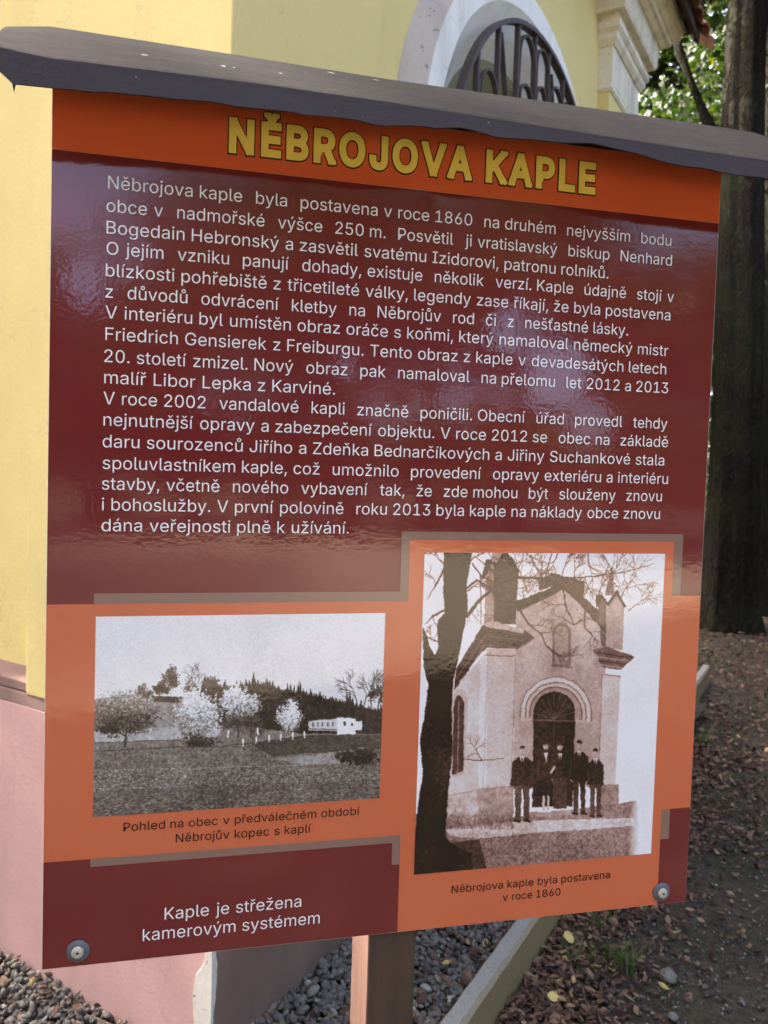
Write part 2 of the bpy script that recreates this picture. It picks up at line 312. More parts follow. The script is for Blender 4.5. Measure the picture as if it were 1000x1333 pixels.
class Paint:
    def __init__(s, w, h, quad, seed=1):
        s.w, s.h = w, h; s.a = np.full((h, w), 0.8); s.r = np.random.default_rng(seed)
        A = []
        for (x, y), (u, v) in zip(quad, ((0, 0), (w, 0), (w, h), (0, h))):
            A.append([x, y, 1, 0, 0, 0, -u * x, -u * y, -u]); A.append([0, 0, 0, x, y, 1, -v * x, -v * y, -v])
        s.H = np.linalg.svd(np.array(A, float))[2][-1].reshape(3, 3)
        s.k = w / abs(quad[1][0] - quad[0][0])
    def P(s, pts):
        p = np.c_[np.array(pts, float), np.ones(len(pts))] @ s.H.T; return p[:, :2] / p[:, 2:]
    def mask(s, pts):
        p = s.P(pts); x0, y0 = np.maximum(p.min(0).astype(int) - 1, 0); x1, y1 = np.minimum(p.max(0).astype(int) + 2, (s.w, s.h))
        if x1 <= x0 or y1 <= y0: return None
        X, Y = np.meshgrid(np.arange(x0, x1) + .5, np.arange(y0, y1) + .5); ins = np.zeros(X.shape, bool)
        for i in range(len(p)):
            (ax, ay), (bx, by) = p[i - 1], p[i]
            if ay == by: continue
            c = ((ay > Y) != (by > Y)) & (X < (bx - ax) * (Y - ay) / (by - ay) + ax); ins ^= c
        return (slice(y0, y1), slice(x0, x1)), ins
    def poly(s, pts, val, alpha=1.0, tex=0.0, cell=6, val2=None):
        m = s.mask(pts)
        if m is None: return
        sl, ins = m; v = np.full(ins.shape, float(val))
        if val2 is not None: v = v + (val2 - val) * np.linspace(0, 1, ins.shape[0])[:, None]
        if tex: v = v + tex * (fbm(*ins.shape, cell, 4, int(s.r.integers(1e6))) - 0.5) * 2
        s.a[sl] = np.where(ins, s.a[sl] * (1 - alpha) + v * alpha, s.a[sl])
    def line(s, pts, wd, val, alpha=1.0):
        p = s.P(pts); wd = wd * s.k if not isinstance(wd, (tuple, list)) else [q * s.k for q in wd]
        for i in range(len(p) - 1):
            a, b = p[i], p[i + 1]; t0, t1 = (wd, wd) if not isinstance(wd, list) else (wd[0] + (wd[1] - wd[0]) * i / (len(p) - 1), wd[0] + (wd[1] - wd[0]) * (i + 1) / (len(p) - 1))
            m = max(t0, t1) + 2; x0, y0 = np.maximum((np.minimum(a, b) - m).astype(int), 0); x1, y1 = np.minimum((np.maximum(a, b) + m).astype(int) + 1, (s.w, s.h))
            if x1 <= x0 or y1 <= y0: continue
            X, Y = np.meshgrid(np.arange(x0, x1) + .5, np.arange(y0, y1) + .5); d = b - a; L = d @ d + 1e-9
            t = np.clip(((X - a[0]) * d[0] + (Y - a[1]) * d[1]) / L, 0, 1)
            dist = np.hypot(X - a[0] - t * d[0], Y - a[1] - t * d[1]); k = np.clip((t0 + (t1 - t0) * t) / 2 + 0.5 - dist, 0, 1) * alpha
            s.a[y0:y1, x0:x1] = s.a[y0:y1, x0:x1] * (1 - k) + val * k
    def dots(s, cx, cy, rx, ry, n, lo, hi, rad=2.5, clump=9, bias=0.0):
        cl = [(cx + rx * math.sqrt(s.r.random()) * math.cos(q) * 0.85, cy + ry * math.sqrt(s.r.random()) * math.sin(q) * 0.85) for q in s.r.random(clump) * 6.283]
        for i in range(n):
            c = cl[s.r.integers(clump)]; x = c[0] + s.r.normal() * rx * .24; y = c[1] + s.r.normal() * ry * .24
            up = (cy - y) / ry; v = lo + (hi - lo) * np.clip(s.r.random() * 0.75 + 0.3 * up + bias, 0, 1)
            s.line([(x, y), (x + s.r.normal(), y + s.r.normal())], rad * (0.6 + s.r.random()), v, 0.85)
    def branchy(s, x, y, ang, L, wd, val, depth, spread=0.5, alpha=0.9):
        pts = [(x, y)]; a = ang
        for k in range(4):
            a += s.r.normal() * 0.16; x += math.cos(a) * L / 4; y -= math.sin(a) * L / 4; pts.append((x, y))
            if depth > 0 and k > 0: s.branchy(x, y, a + s.r.choice([-1, 1]) * (spread + s.r.random() * 0.4), L * 0.6, wd * 0.6, val, depth - 1, spread, alpha)
        s.line(pts, (wd, wd * 0.5), val, alpha)
        if depth > 0: s.branchy(x, y, a, L * 0.6, wd * 0.55, val, depth - 1, spread, alpha)
    def image(s, name, stops, grain, gamma=1.0):
        Y, X = np.mgrid[0:s.h, 0:s.w]; a = s.a
        wx = (fbm(s.h, s.w, 12, 3, 21) - .5) * 4.5; wy = (fbm(s.h, s.w, 12, 3, 22) - .5) * 4.5
        a = a[np.clip(Y + wy, 0, s.h - 1).astype(int), np.clip(X + wx, 0, s.w - 1).astype(int)]
        for _ in range(2):
            q = np.pad(a, 1, mode='edge'); a = (q[:-2, 1:-1] + q[2:, 1:-1] + q[1:-1, :-2] + q[1:-1, 2:] + 2 * a) / 6
        a = 0.5 + (a - 0.5) * 1.22; k = np.clip(1.35 - a, 0.15, 1)
        a = a + k * ((fbm(s.h, s.w, 70, 4, 23) - .5) * 0.22 + (fbm(s.h, s.w, 7, 3, 24) - .5) * 0.18)
        a = a + (fbm(s.h, s.w, 2.2, 2, 5) - 0.5) * grain
        a = np.clip(a, 0, 1) ** gamma; xs = [q[0] for q in stops]; rgb = np.stack([np.interp(a, xs, [q[1][c] / 255 for q in stops]) for c in range(3)], -1)
        img = bpy.data.images.new(name, s.w, s.h); px = np.ones((s.h, s.w, 4), np.float32); px[..., :3] = rgb[::-1]
        img.pixels.foreach_set(px.ravel()); img.update(); img.pack(); return img

def paint_village():
    p = Paint(780, 536, ((60, 60), (956, 43), (940, 620), (52, 680)), 3)
    p.a[:] = 0.87 + 0.04 * np.linspace(-1, 1, 536)[:, None] * -0.3 + 0.05 * (fbm(536, 780, 200, 3, 8) - 0.5)
    p.poly([(40, 318), (150, 300), (235, 302), (330, 312), (440, 350), (520, 380), (960, 380), (960, 480), (40, 480)], 0.50, 1, 0.12, 10)
    p.poly([(235, 318), (300, 305), (345, 320), (420, 395), (430, 420), (250, 405), (225, 360)], 0.60, 1, 0.10, 8)
    p.poly([(50, 415), (180, 408), (300, 398), (430, 372), (470, 385), (430, 432), (60, 448)], 0.70, 0.9, 0.10, 12)
    tp = lambda x: np.interp(x, [390, 430, 480, 590, 650, 760, 860, 960], [262, 262, 262, 254, 276, 292, 318, 340])
    p.poly([(390, 300)] + [(x, tp(x) + 14) for x in range(392, 962, 14)] + [(960, 420), (700, 418), (560, 402), (400, 384)], 0.13, 1, 0.09, 7)
    x = 388
    while x < 952:
        h = tp(x) - 6 + 12 * math.sin(x * .043) + 7 * math.sin(x * .13 + 2) + 26 * p.r.random() ** 1.5; w_ = 5 + 7 * p.r.random()
        p.poly([(x, h - 8), (x - w_ * .45, h + 12), (x - w_, h + 40), (x - w_, h + 70), (x + w_, h + 70), (x + w_, h + 40), (x + w_ * .45, h + 12)], 0.10 + 0.12 * p.r.random(), 0.95, 0.06, 4)
        x += 3 + 12 * p.r.random()
    for i in range(2600):
        x = 390 + 560 * p.r.random(); y = tp(x) + 6 + 110 * p.r.random() ** 1.2; p.line([(x, y), (x + 1.5 * p.r.normal(), y + 7)], 2.4, 0.06 + 0.34 * p.r.random() ** 2, 0.6)
    p.poly([(310, 283), (318, 270), (326, 283), (326, 306), (310, 306)], 0.92)
    p.poly([(235, 305), (330, 305), (345, 325), (240, 322)], 0.2, 0.9, 0.1, 4)
    p.dots(290, 245, 26, 40, 420, 0.12, 0.45, 3.5); p.dots(262, 283, 28, 22, 260, 0.1, 0.3, 3.5)
    p.branchy(350, 300, 1.55, 50, 3, 0.25, 3, 0.45); p.dots(355, 272, 24, 28, 200, 0.25, 0.5, 2.5)
    p.dots(415, 270, 22, 30, 220, 0.15, 0.4, 3.5)
    for bx in (868, 890, 912, 935): p.branchy(bx, 335, 1.6 + p.r.normal() * .1, 58, 4, 0.22, 3, 0.4)
    p.dots(930, 300, 26, 30, 260, 0.15, 0.35, 3)
    p.dots(212, 290, 25, 24, 260, 0.2, 0.6, 3.5)
    p.branchy(150, 460, 1.5, 60, 7, 0.2, 3, 0.55); p.dots(150, 352, 82, 62, 3600, 0.14, 0.9, 3.2, 34); p.line([(150, 462), (153, 410)], 6, 0.3)
    p.dots(100, 395, 40, 24, 400, 0.1, 0.45, 3.5)
    p.dots(375, 372, 62, 74, 4200, 0.2, 1.05, 3.2, 38, 0.2); p.dots(375, 445, 60, 22, 300, 0.06, 0.3, 4)
    p.dots(498, 330, 54, 50, 3000, 0.2, 1.05, 3.2, 26, 0.22); p.line([(500, 430), (498, 370)], 5, 0.25); p.dots(480, 390, 35, 20, 260, 0.15, 0.5, 3.5)
    p.branchy(545, 445, 1.57, 46, 3, 0.25, 4, 0.7); p.dots(545, 392, 44, 30, 380, 0.28, 0.5, 2.2, 14)
    p.dots(657, 366, 34, 46, 1900, 0.3, 1.1, 3.0, 18, 0.25); p.line([(655, 425), (657, 395)], 4, 0.3)
    p.poly([(718, 380), (806, 371), (806, 412), (718, 408)], 0.80); p.line([(716, 379), (808, 370)], 3, 0.25)
    for x in (729, 744, 760, 775, 790): p.poly([(x, 384), (x + 5, 383.5), (x + 5, 397), (x, 397)], 0.45)
    for x in range(722, 806, 6): p.line([(x, 382), (x + 2, 409)], 1, 0.6, 0.6)
    p.line([(718, 403), (806, 408)], 3, 0.35)
    p.poly([(806, 368), (864, 372), (864, 420), (806, 425)], 0.98); p.poly([(828, 380), (835, 380), (835, 393), (828, 393)], 0.3); p.poly([(850, 385), (856, 385), (856, 395), (850, 395)], 0.3)
    p.poly([(864, 380), (884, 380), (884, 408), (864, 408)], 0.9); p.line([(803, 368), (866, 371)], 2.5, 0.4)
    # meadow
    p.poly([(40, 470), (250, 462), (420, 462), (560, 445), (700, 425), (960, 418), (960, 700), (40, 700)], 0.46, 1, 0.2, 4)
    p.poly([(540, 452), (700, 425), (960, 420), (960, 466), (700, 480), (610, 492)], 0.29, 0.9, 0.12, 5)
    p.poly([(606, 497), (720, 487), (800, 476), (892, 460), (880, 512), (700, 516)], 0.60, 0.9, 0.08, 8)
    p.dots(875, 490, 66, 22, 700, 0.06, 0.3, 4, 20)
    for k in range(70):
        x = 50 + 9.5 * k + 5 * p.r.random(); y = 537 - (x - 50) * 0.031 + p.r.normal() * .8; p.line([(x, y), (x + 9 * p.r.random() + 2, y - .3)], 2.6, 0.80, 0.25 + 0.5 * p.r.random() * (1 if x < 560 else .4))
    p.line([(50, 452), (250, 440), (430, 448)], 2, 0.2, 0.6); p.line([(50, 476), (300, 462), (440, 460)], 2.5, 0.2, 0.6)
    for x in range(60, 420, 14): p.line([(x, 478 - (x - 60) * .05), (x, 462 - (x - 60) * .05)], 1.8, 0.3, 0.7)
    for x, y in ((515, 447), (555, 441), (595, 435), (633, 430), (670, 426), (705, 422), (468, 422), (560, 412)): p.line([(x, y + 9), (x, y - 9)], 5, 0.95)
    p.line([(420, 462), (560, 447), (720, 425)], 2, 0.25, 0.7)
    for i in range(8000):
        y = 530 + 150 * p.r.random() ** 1.1; x = 50 + 890 * p.r.random(); sc = (y - 500) / 150
        p.line([(x, y), (x + 5 * sc + 2, y + p.r.normal())], 1.2 + 1.6 * sc, 0.15 + 0.75 * p.r.random() ** 1.3, 0.6)
    p.poly([(40, 600), (960, 560), (960, 700), (40, 700)], 0.2, 0.25)
    return p.image('village_print', [(0, (38, 31, 26)), (0.3, (86, 76, 66)), (0.55, (140, 130, 118)), (0.8, (202, 204, 204)), (1, (238, 238, 234))], 0.16)

def paint_chapel():
    B = 555.6
    p = Paint(640, 790, ((61, 61), (929, 65), (883, 1147), (26, 1225)), 5)
    p.a[:] = 0.88 + 0.05 * (fbm(790, 640, 160, 3, 9) - 0.5)
    # distant twigs behind the chapel
    for x, y, a, L in ((560, 150, 1.7, 70), (600, 160, 1.4, 60), (690, 215, 1.6, 120), (740, 200, 1.3, 100), (760, 240, 1.0, 110), (800, 270, 0.7, 70), (430, 200, 1.9, 90), (480, 180, 1.5, 80)):
        p.branchy(x, y, a, L, 5, 0.25, 3, 0.5, 0.8)
    # side wall, facade
    p.poly([(160, 560), (285, 415), (285, 920), (258, 1050), (145, 1030), (150, 900)], 0.66, 1, 0.06, 30)
    p.poly([(390, 420), (395, 262), (520, 195), (560, 165), (636, 245), (716, 320), (716, 900), (380, 915)], 0.56, 1, 0.07, 40)
    p.poly([(285, 410), (392, 408), (378, 912), (262, 925)], 0.64, 1, 0.05, 40); p.poly([(262, 440), (290, 412), (285, 920), (255, 930)], 0.74, 0.8, 0.04, 30)
    p.line([(390, 410), (376, 905)], 3, 0.38, 0.6); p.line([(290, 412), (275, 910)], 2.5, 0.4, 0.5)
    p.poly([(703, 495), (770, 505), (752, 905), (692, 900)], 0.68, 1, 0.05, 30); p.line([(703, 500), (692, 900)], 3, 0.36, 0.6)
    # plinth
    p.poly([(258, 915), (385, 903), (385, 1020), (258, 1046)], 0.50, 1, 0.12, 10); p.poly([(690, 898), (764, 897), (764, 968), (690, 985)], 0.46, 1, 0.10, 10)
    p.poly([(148, 938), (258, 915), (258, 1046), (140, 1030)], 0.58, 1, 0.16, 12); p.line([(150, 938), (258, 913), (385, 902)], 2.5, 0.32, 0.6)
    # gable roof, ridge block
    p.poly([(385, 238), (520, 186), (546, 136), (560, 190), (528, 212), (398, 272)], 0.13, 1, 0.05, 8)
    p.poly([(472, 170), (520, 135), (638, 170), (636, 232), (560, 172), (475, 196)], 0.20, 1, 0.05, 8); p.line([(472, 168), (522, 136), (640, 168)], 5, 0.1)
    p.poly([(560, 170), (640, 225), (720, 295), (722, 352), (640, 262), (560, 190)], 0.2, 1, 0.06, 8)
    # left turret
    p.poly([(283, 100), (335, 80), (398, 125), (392, 318), (276, 318)], 0.21, 1, 0.06, 10); p.poly([(283, 100), (312, 92), (310, 318), (276, 318)], 0.50, 1, 0.05, 12)
    p.poly([(264, 152), (284, 84), (302, 84), (310, 62), (360, 60), (404, 128), (396, 133), (345, 84), (314, 112), (300, 98), (276, 156)], 0.1)
    p.poly([(305, 62), (340, 62), (322, 95), (300, 95)], 0.55)
    # right turret
    p.poly([(716, 248), (752, 200), (783, 252), (776, 412), (716, 404)], 0.55, 1, 0.05, 12); p.poly([(686, 235), (716, 225), (716, 400), (700, 395), (690, 300)], 0.32, 1, 0.05, 12)
    p.poly([(678, 216), (700, 210), (722, 240), (755, 194), (790, 254), (782, 258), (755, 212), (724, 254), (700, 228), (682, 262)], 0.16)
    p.poly([(731, 130), (712, 214), (748, 214)], 0.38, 1, 0.1, 5)
    # cornices
    p.poly([(168, 540), (176, 478), (268, 326), (300, 305), (420, 340), (460, 366), (438, 384), (392, 410), (288, 402), (250, 440), (168, 560)], 0.15, 1, 0.05, 6)
    p.poly([(272, 318), (300, 304), (420, 338), (418, 352), (290, 330)], 0.58, 1, 0.08, 8)
    for k in range(4): p.line([(176, 500 + k * 16), (280, 345 + k * 16), (430 - k * 12, 366 + k * 12)], 3, 0.08 + 0.28 * (k % 2), 0.8)
    p.poly([(668, 412), (716, 398), (822, 436), (792, 462), (770, 484), (704, 474), (690, 440)], 0.36, 1, 0.05, 6)
    for k in range(4): p.line([(676 + k * 8, 420 + k * 15), (812 - k * 13, 440 + k * 12)], 4, 0.16 + 0.42 * (k % 2), 0.85)
    p.poly([(285, 405), (390, 405), (390, 432), (285, 430)], 0.6); p.line([(283, 432), (390, 434)], 3, 0.35)
    p.line([(704, 500), (770, 508)], 3, 0.4)
    # niche
    th = [math.pi * k / 14 for k in range(15)]
    p.poly([(523, 465)] + [(557 - 34 * math.cos(t), 352 - 38 * math.sin(t)) for t in th] + [(590, 472)], 0.36, 1, 0.06, 10)
    p.poly([(530, 462)] + [(555 - 25 * math.cos(t), 356 - 32 * math.sin(t)) for t in th] + [(577, 464)], 0.5, 1, 0.06, 10)
    p.line([(521, 468), (592, 476)], 4, 0.3)
    # side window and doorway
    p.poly([(160, 870), (163, 610)] + [(190 - 27 * math.cos(t), 600 - 48 * math.sin(t)) for t in th] + [(216, 660), (205, 860)], 0.58)
    p.poly([(163, 862), (168, 620)] + [(187 - 18 * math.cos(t), 612 - 36 * math.sin(t)) for t in th] + [(203, 850)], 0.16, 1, 0.05, 8); p.line([(186, 600), (182, 855)], 3, 0.45)
    for r0, v in ((131, 0.42), (126, 0.70), (112, 0.40), (107, 0.64), (96, 0.36), (91, 0.52)):
        p.poly([(536 - r0, 660)] + [(536 - r0 * math.cos(t), 640 - r0 * 1.02 * math.sin(t)) for t in th] + [(536 + r0, 670)], v)
    p.poly([(405, 655), (452, 655), (448, 675), (405, 668)], 0.6); p.poly([(606, 660), (668, 672), (666, 682), (606, 676)], 0.6)
    p.poly([(404, 670), (455, 662), (448, 905), (380, 905)], 0.56, 1, 0.05, 30); p.poly([(606, 668), (694, 680), (692, 905), (596, 905)], 0.56, 1, 0.05, 30)
    p.poly([(452, 980), (456, 640)] + [(531 - 76 * math.cos(t), 640 - 78 * math.sin(t)) for t in th] + [(606, 645), (598, 975)], 0.12, 1, 0.05, 14)
    for t in np.linspace(0.2, 2.9, 9): p.line([(530, 660), (530 - 74 * math.cos(t), 660 - 92 * math.sin(t))], 2.5, 0.36, 0.7)
    p.line([(456, 664), (604, 668)], 5, 0.32); p.line([(530, 668), (527, 975)], 3, 0.25, 0.7)
    # ground
    p.poly([(20, 1000), (140, 1020), (258, 1045), (385, 1015), (765, 965), (830, 955), (850, 1180), (20, 1260)], 0.42, 1, 0.14, 5)
    p.poly([(140, 1058), (400, 1030), (820, 1018), (826, 1046), (560, 1066), (250, 1092), (150, 1084)], 0.72, 0.8, 0.18, 6)
    p.poly([(440, 998), (650, 985), (650, 1000), (450, 1016)], 0.5)
    for i in range(4200):
        y = 1075 + 150 * p.r.random(); x = 30 + 800 * p.r.random(); p.line([(x, y), (x + 4 * p.r.normal(), y - 5 * p.r.random())], 2.2, 0.18 + 0.42 * p.r.random(), 0.5)
    for i in range(900): x = 145 + 240 * p.r.random(); y = 1010 + 50 * p.r.random(); p.line([(x, y), (x + 5 * p.r.normal(), y - 14 * p.r.random())], 2, 0.25 + 0.2 * p.r.random(), 0.6)
    # five standing figures
    for i, (x, hy, fy, hh, wd, sk) in enumerate(((416, 772, 1028, 22, 80, 0), (502, 758, 992, 22, 62, 1), (552, 760, 985, 22, 62, 2), (622, 752, 1000, 23, 68, 0), (681, 780, 1010, 22, 60, 0))):
        sh = hy + hh * 1.25; hp = sh + (fy - sh) * 0.44
        p.poly([(x - wd * .2, sh), (x + wd * .2, sh), (x + wd * .48, sh + 18), (x + wd * .5, hp), (x + wd * .33, hp + 12), (x - wd * .36, hp + 12), (x - wd * .52, hp), (x - wd * .48, sh + 18)], 0.13, 1, 0.05, 6)
        for q in range(26):   # folds and light on cloth
            fx = x + wd * .38 * p.r.normal() * .5; fy0 = sh + 14 + (hp - sh) * p.r.random() * .8; p.line([(fx, fy0), (fx + 2 * p.r.normal(), fy0 + 12)], 2.2, 0.12 + 0.2 * p.r.random(), 0.35)
        p.line([(x - wd * .44, sh + 20), (x - wd * .47, hp - 8)], 4, 0.27, 0.45); p.line([(x + wd * .30, sh + 30), (x + wd * .31, hp)], 2, 0.04, 0.6); p.line([(x - wd * .30, sh + 30), (x - wd * .31, hp)], 2, 0.04, 0.6)
        p.line([(x - wd * .42, hp + 4), (x - wd * .38, hp + 10)], 6, 0.5, 0.8)
        if sk == 0:
            p.poly([(x - wd * .34, hp), (x - wd * .02, hp), (x - wd * .06, fy), (x - wd * .3, fy)], 0.24 if i != 3 else 0.16, 1, 0.04, 6); p.poly([(x + wd * .02, hp), (x + wd * .33, hp), (x + wd * .32, fy), (x + wd * .1, fy)], 0.22 if i != 3 else 0.15, 1, 0.04, 6)
            p.line([(x - wd * .34, fy), (x - wd * .1, fy + 4)], 7, 0.06); p.line([(x + wd * .12, fy), (x + wd * .36, fy + 4)], 7, 0.06)
        elif sk == 1:
            p.poly([(x - wd * .45, hp), (x + wd * .45, hp), (x + wd * .5, fy - 52), (x - wd * .52, fy - 50)], 0.09, 1, 0.04, 5)
            p.line([(x - 9, fy - 50), (x - 8, fy)], 9, 0.66); p.line([(x + 8, fy - 50), (x + 8, fy)], 9, 0.66); p.line([(x - 14, fy + 3), (x - 2, fy + 3)], 6, 0.85); p.line([(x + 4, fy + 3), (x + 16, fy + 3)], 6, 0.85)
        else:
            p.poly([(x - wd * .42, hp), (x + wd * .45, hp), (x + wd * .38, fy), (x - wd * .36, fy)], 0.2, 1, 0.05, 6)
        p.poly([(x - 8, sh - 3), (x + 8, sh - 3), (x + 3, sh + 16), (x, sh + 24), (x - 3, sh + 16)], 0.74); p.line([(x, sh + 4), (x, sh + 28)], 3.5, 0.12 if sk != 1 else 0.8)
        el = [(x + 9.5 * math.cos(t), hy + 14 * math.sin(t)) for t in np.linspace(0, 6.28, 16)]; p.poly(el, 0.66)
        p.poly([(x + 9.8 * math.cos(t), hy - 5 - 10 * math.sin(t)) for t in np.linspace(-.1, 3.24, 12)], 0.14)
        p.line([(x + 6, hy - 3), (x + 6, hy + 8)], 4, 0.45, 0.6); p.line([(x - 4, hy + 2), (x - 3, hy + 6)], 3, 0.78, 0.6)
        p.line([(x - 6, hy - 1), (x - 3, hy - 1)], 2.6, 0.25); p.line([(x + 3, hy - 1), (x + 6, hy - 1)], 2.6, 0.25); p.line([(x - 3, hy + 8), (x + 3, hy + 8)], 2, 0.35); p.line([(x, hy), (x, hy + 4)], 2, 0.45)
    p.line([(520, 855), (534, 835)], 8, 0.7)
    # large tree on the left
    p.poly([(130, 50), (232, 50), (214, 180), (216, 280), (200, 345), (186, 430), (166, 520), (160, 620), (164, 780), (152, 885), (138, 1085), (160, 1110), (235, 1150), (240, 1250), (10, 1250), (28, 1100), (40, 960), (58, 860), (46, 740), (62, 640), (75, 540), (58, 470), (54, 330), (64, 345), (80, 400), (98, 432), (112, 400), (106, 330), (112, 300), (134, 280), (128, 180)], 0.055, 1, 0.04, 8)
    p.poly([(60, 1120), (260, 1095), (300, 1240), (10, 1260)], 0.12, 0.75, 0.08, 6)
    for pts, w in (([(215, 290), (260, 230), (330, 170), (400, 150), (500, 155), (560, 180), (620, 240), (690, 320), (716, 345)], (12, 4)), ([(200, 200), (250, 160), (300, 190), (340, 240), (420, 245), (520, 200)], (7, 2)),
                   ([(130, 120), (100, 180), (70, 230)], (7, 2)), ([(130, 270), (90, 290), (62, 320)], (8, 2)), ([(400, 262), (440, 320), (480, 350), (500, 395), (540, 430), (590, 430)], (6, 2)),
                   ([(560, 180), (570, 250), (600, 320), (640, 300)], (6, 2)), ([(640, 250), (640, 330), (690, 385)], (5, 2)), ([(232, 100), (262, 140), (265, 320)], (5, 2)),
                   ([(500, 155), (640, 150), (780, 130), (890, 100)], (5, 2)), ([(330, 170), (300, 120), (240, 70)], (6, 2)), ([(400, 150), (390, 100), (360, 62)], (6, 2)), ([(190, 805), (270, 812), (350, 802)], (3, 2))):
        p.line(pts, w, 0.14, 0.95)
        for q in pts[1:-1]: p.branchy(q[0], q[1], p.r.random() * 6.28, 55, 3.5, 0.2, 2, 0.6, 0.8)
    for x, y, a, L in ((130, 100, 2.6, 60), (225, 90, 0.6, 70), (110, 380, 2.7, 50), (215, 200, 0.8, 60), (440, 70, -1.2, 70), (520, 66, -1.5, 80), (540, 66, -1.9, 60), (650, 66, -1.4, 90), (700, 70, -1.2, 80)):
        p.branchy(x, y, a, L, 5, 0.2, 3, 0.5, 0.85)
    # vignette fading to paper on the right
    X = np.linspace(0, 1, 640)[None]; Y = np.linspace(0, 1, 790)[:, None]
    k = np.clip((X - 0.895) / 0.05, 0, 1) * np.clip((Y - 0.78) / 0.05, 0, 1); p.a = p.a * (1 - k) + 0.9 * k
    p.a = p.a + 0.10 * (fbm(790, 640, 120, 2, 2) - 0.5)
    return p.image('chapel_print', [(0, (30, 18, 14)), (0.15, (66, 42, 34)), (0.35, (112, 80, 70)), (0.56, (170, 138, 124)), (0.7, (204, 180, 166)), (0.85, (222, 220, 216)), (1, (238, 238, 236))], 0.14, 0.80)

# ------------------------------------------------------------ ground
def ground():
    n = 260; s = np.linspace(-1, 1, n); g = np.sign(s) * (np.sinh(np.abs(s) * 5.2) / np.sinh(5.2)) * 150
    X, Y = np.meshgrid(g + 0.9, g + 3.0); F = fbm(n, n, 5, 3, 4) - 0.5
    d = np.hypot(X - 0.9, Y - 3)
    Z = F * 0.03 * np.clip(d, 0.2, 6) + 0.00 - 0.01
    far = np.clip((d - 25) / 60, 0, 1); Z = Z + far * 3 * (fbm(n, n, 40, 2, 6) - 0.35)
    near = np.clip(1 - d / 1.5, 0, 1)
    V = np.c_[X.ravel(), Y.ravel(), np.where(d < 16, np.clip(Z, -0.02, 0.002), np.minimum(Z, 0.03 + far * 9)).ravel()]
    i = np.arange(n * n).reshape(n, n); Fc = np.c_[i[:-1, :-1].ravel(), i[:-1, 1:].ravel(), i[1:, 1:].ravel(), i[1:, :-1].ravel()]
    return tag(np_mesh('ground', V, Fc, M['soil'], None, True), kind='structure')
ground()
def unseen_bounce_ground():  # unseen pale ground added behind the camera to bounce light onto the board
    n = NT('pale_bounce_gravel')
    c = n.mix(n.noise(0.9, 7, 0.65), (0.38, 0.32, 0.235, 1), (0.27, 0.225, 0.165, 1)); f = n.noise(120, 5, 0.8)
    c = n.mix(n.ramp(f, [(0.35, (0.5,) * 3), (0.6, (0, 0, 0))]), c, (0.1, 0.085, 0.065, 1)); n.fin(c, 0.95, n.bump(f, 0.5, 0.006), 0.15)
    k = 40; a = np.linspace(0, 2 * math.pi, k, endpoint=False); wob = 1 + 0.06 * np.sin(3 * a + 1) + 0.05 * np.sin(5 * a)
    V = np.c_[1 + 14 * wob * np.cos(a), -12.6 + 9.0 * wob * np.sin(a), np.full(k, 0.045)]
    me = bpy.data.meshes.new('bounce_ground'); me.from_pydata([tuple(v) for v in V], [], [tuple(range(k))]); me.update()
    tag(link('bounce_ground', me, n.m), kind='structure')
unseen_bounce_ground()

# ------------------------------------------------------------ chapel (local x along the side wall, local y along the left wall)
CX, CY, CA = -0.394, 1.865, 58.6
chapel = empty('chapel', (CX, CY, 0), R(CA), 'small yellow chapel with pink plinth, barred arched window and white moulded cornice', 'chapel')
LX, LY = 3.72, 3.3                      # plan size
WI, PI_ = 0.075, 0.008                  # wall plane and pilaster plane, measured in from the plinth face
def loop(ins, z, x1=LX, y1=LY): return [(ins, ins, z), (x1 - ins, ins, z), (x1 - ins, y1 - ins, z), (ins, y1 - ins, z)]
def segd(l, n=10):
    out = []
    for i in range(4):
        a = Vector(l[i]); b = Vector(l[(i + 1) % 4]); out += [a.lerp(b, k / n) for k in range(n)]
    return out
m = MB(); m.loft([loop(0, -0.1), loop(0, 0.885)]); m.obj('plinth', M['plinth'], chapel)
m = MB(); m.loft([loop(0.0008, 0.8852), loop(PI_ + 0.003, 0.922), loop(0.2, 0.924)]); m.obj('plinth_ledge', M['ledge'], chapel, bevel=0.003)
m = MB()
def wedge(m, a0, a1, side):
    pr = [(0.012, 0.9245), (0.016, 0.952), (WI + 0.03, 0.992), (WI + 0.03, 0.9245)]
    f = (lambda t, q: (t, q[0], q[1])) if side == 'x' else (lambda t, q: (q[0], t, q[1]))
    m.loft([[f(a0, q) for q in pr], [f(a1, q) for q in pr]])
wedge(m, 0.68, 3.12, 'x'); wedge(m, 0.785, LY - 0.785, 'y'); m.obj('wall_ledge', M['ledge'], chapel, bevel=0.003)
# walls
WX0, WX1, WZ1 = 0.66, 3.14, 4.55
WCX, WCZ, WR = 1.94, 2.72, 0.99
m = MB()
N = 40; arc = [(WCX - WR * math.cos(math.pi * k / N), WCZ + WR * math.sin(math.pi * k / N)) for k in range(N + 1)]
SILL = 1.30
y0 = WI
def q4(a, b, c, d): m.add([(a[0], y0, a[1]), (b[0], y0, b[1]), (c[0], y0, c[1]), (d[0], y0, d[1])], [(0, 1, 2, 3)])
q4((WX0, 0.93), (WCX - WR, 0.93), (WCX - WR, WCZ), (WX0, WCZ)); q4((WCX + WR, 0.93), (WX1, 0.93), (WX1, WCZ), (WCX + WR, WCZ))
q4((WCX - WR, 0.93), (WCX + WR, 0.93), (WCX + WR, SILL), (WCX - WR, SILL))
tops = [(WX0 + (WX1 - WX0) * k / N, WZ1) for k in range(N + 1)]
for k in range(N): q4(arc[k], arc[k + 1], tops[k + 1], tops[k])
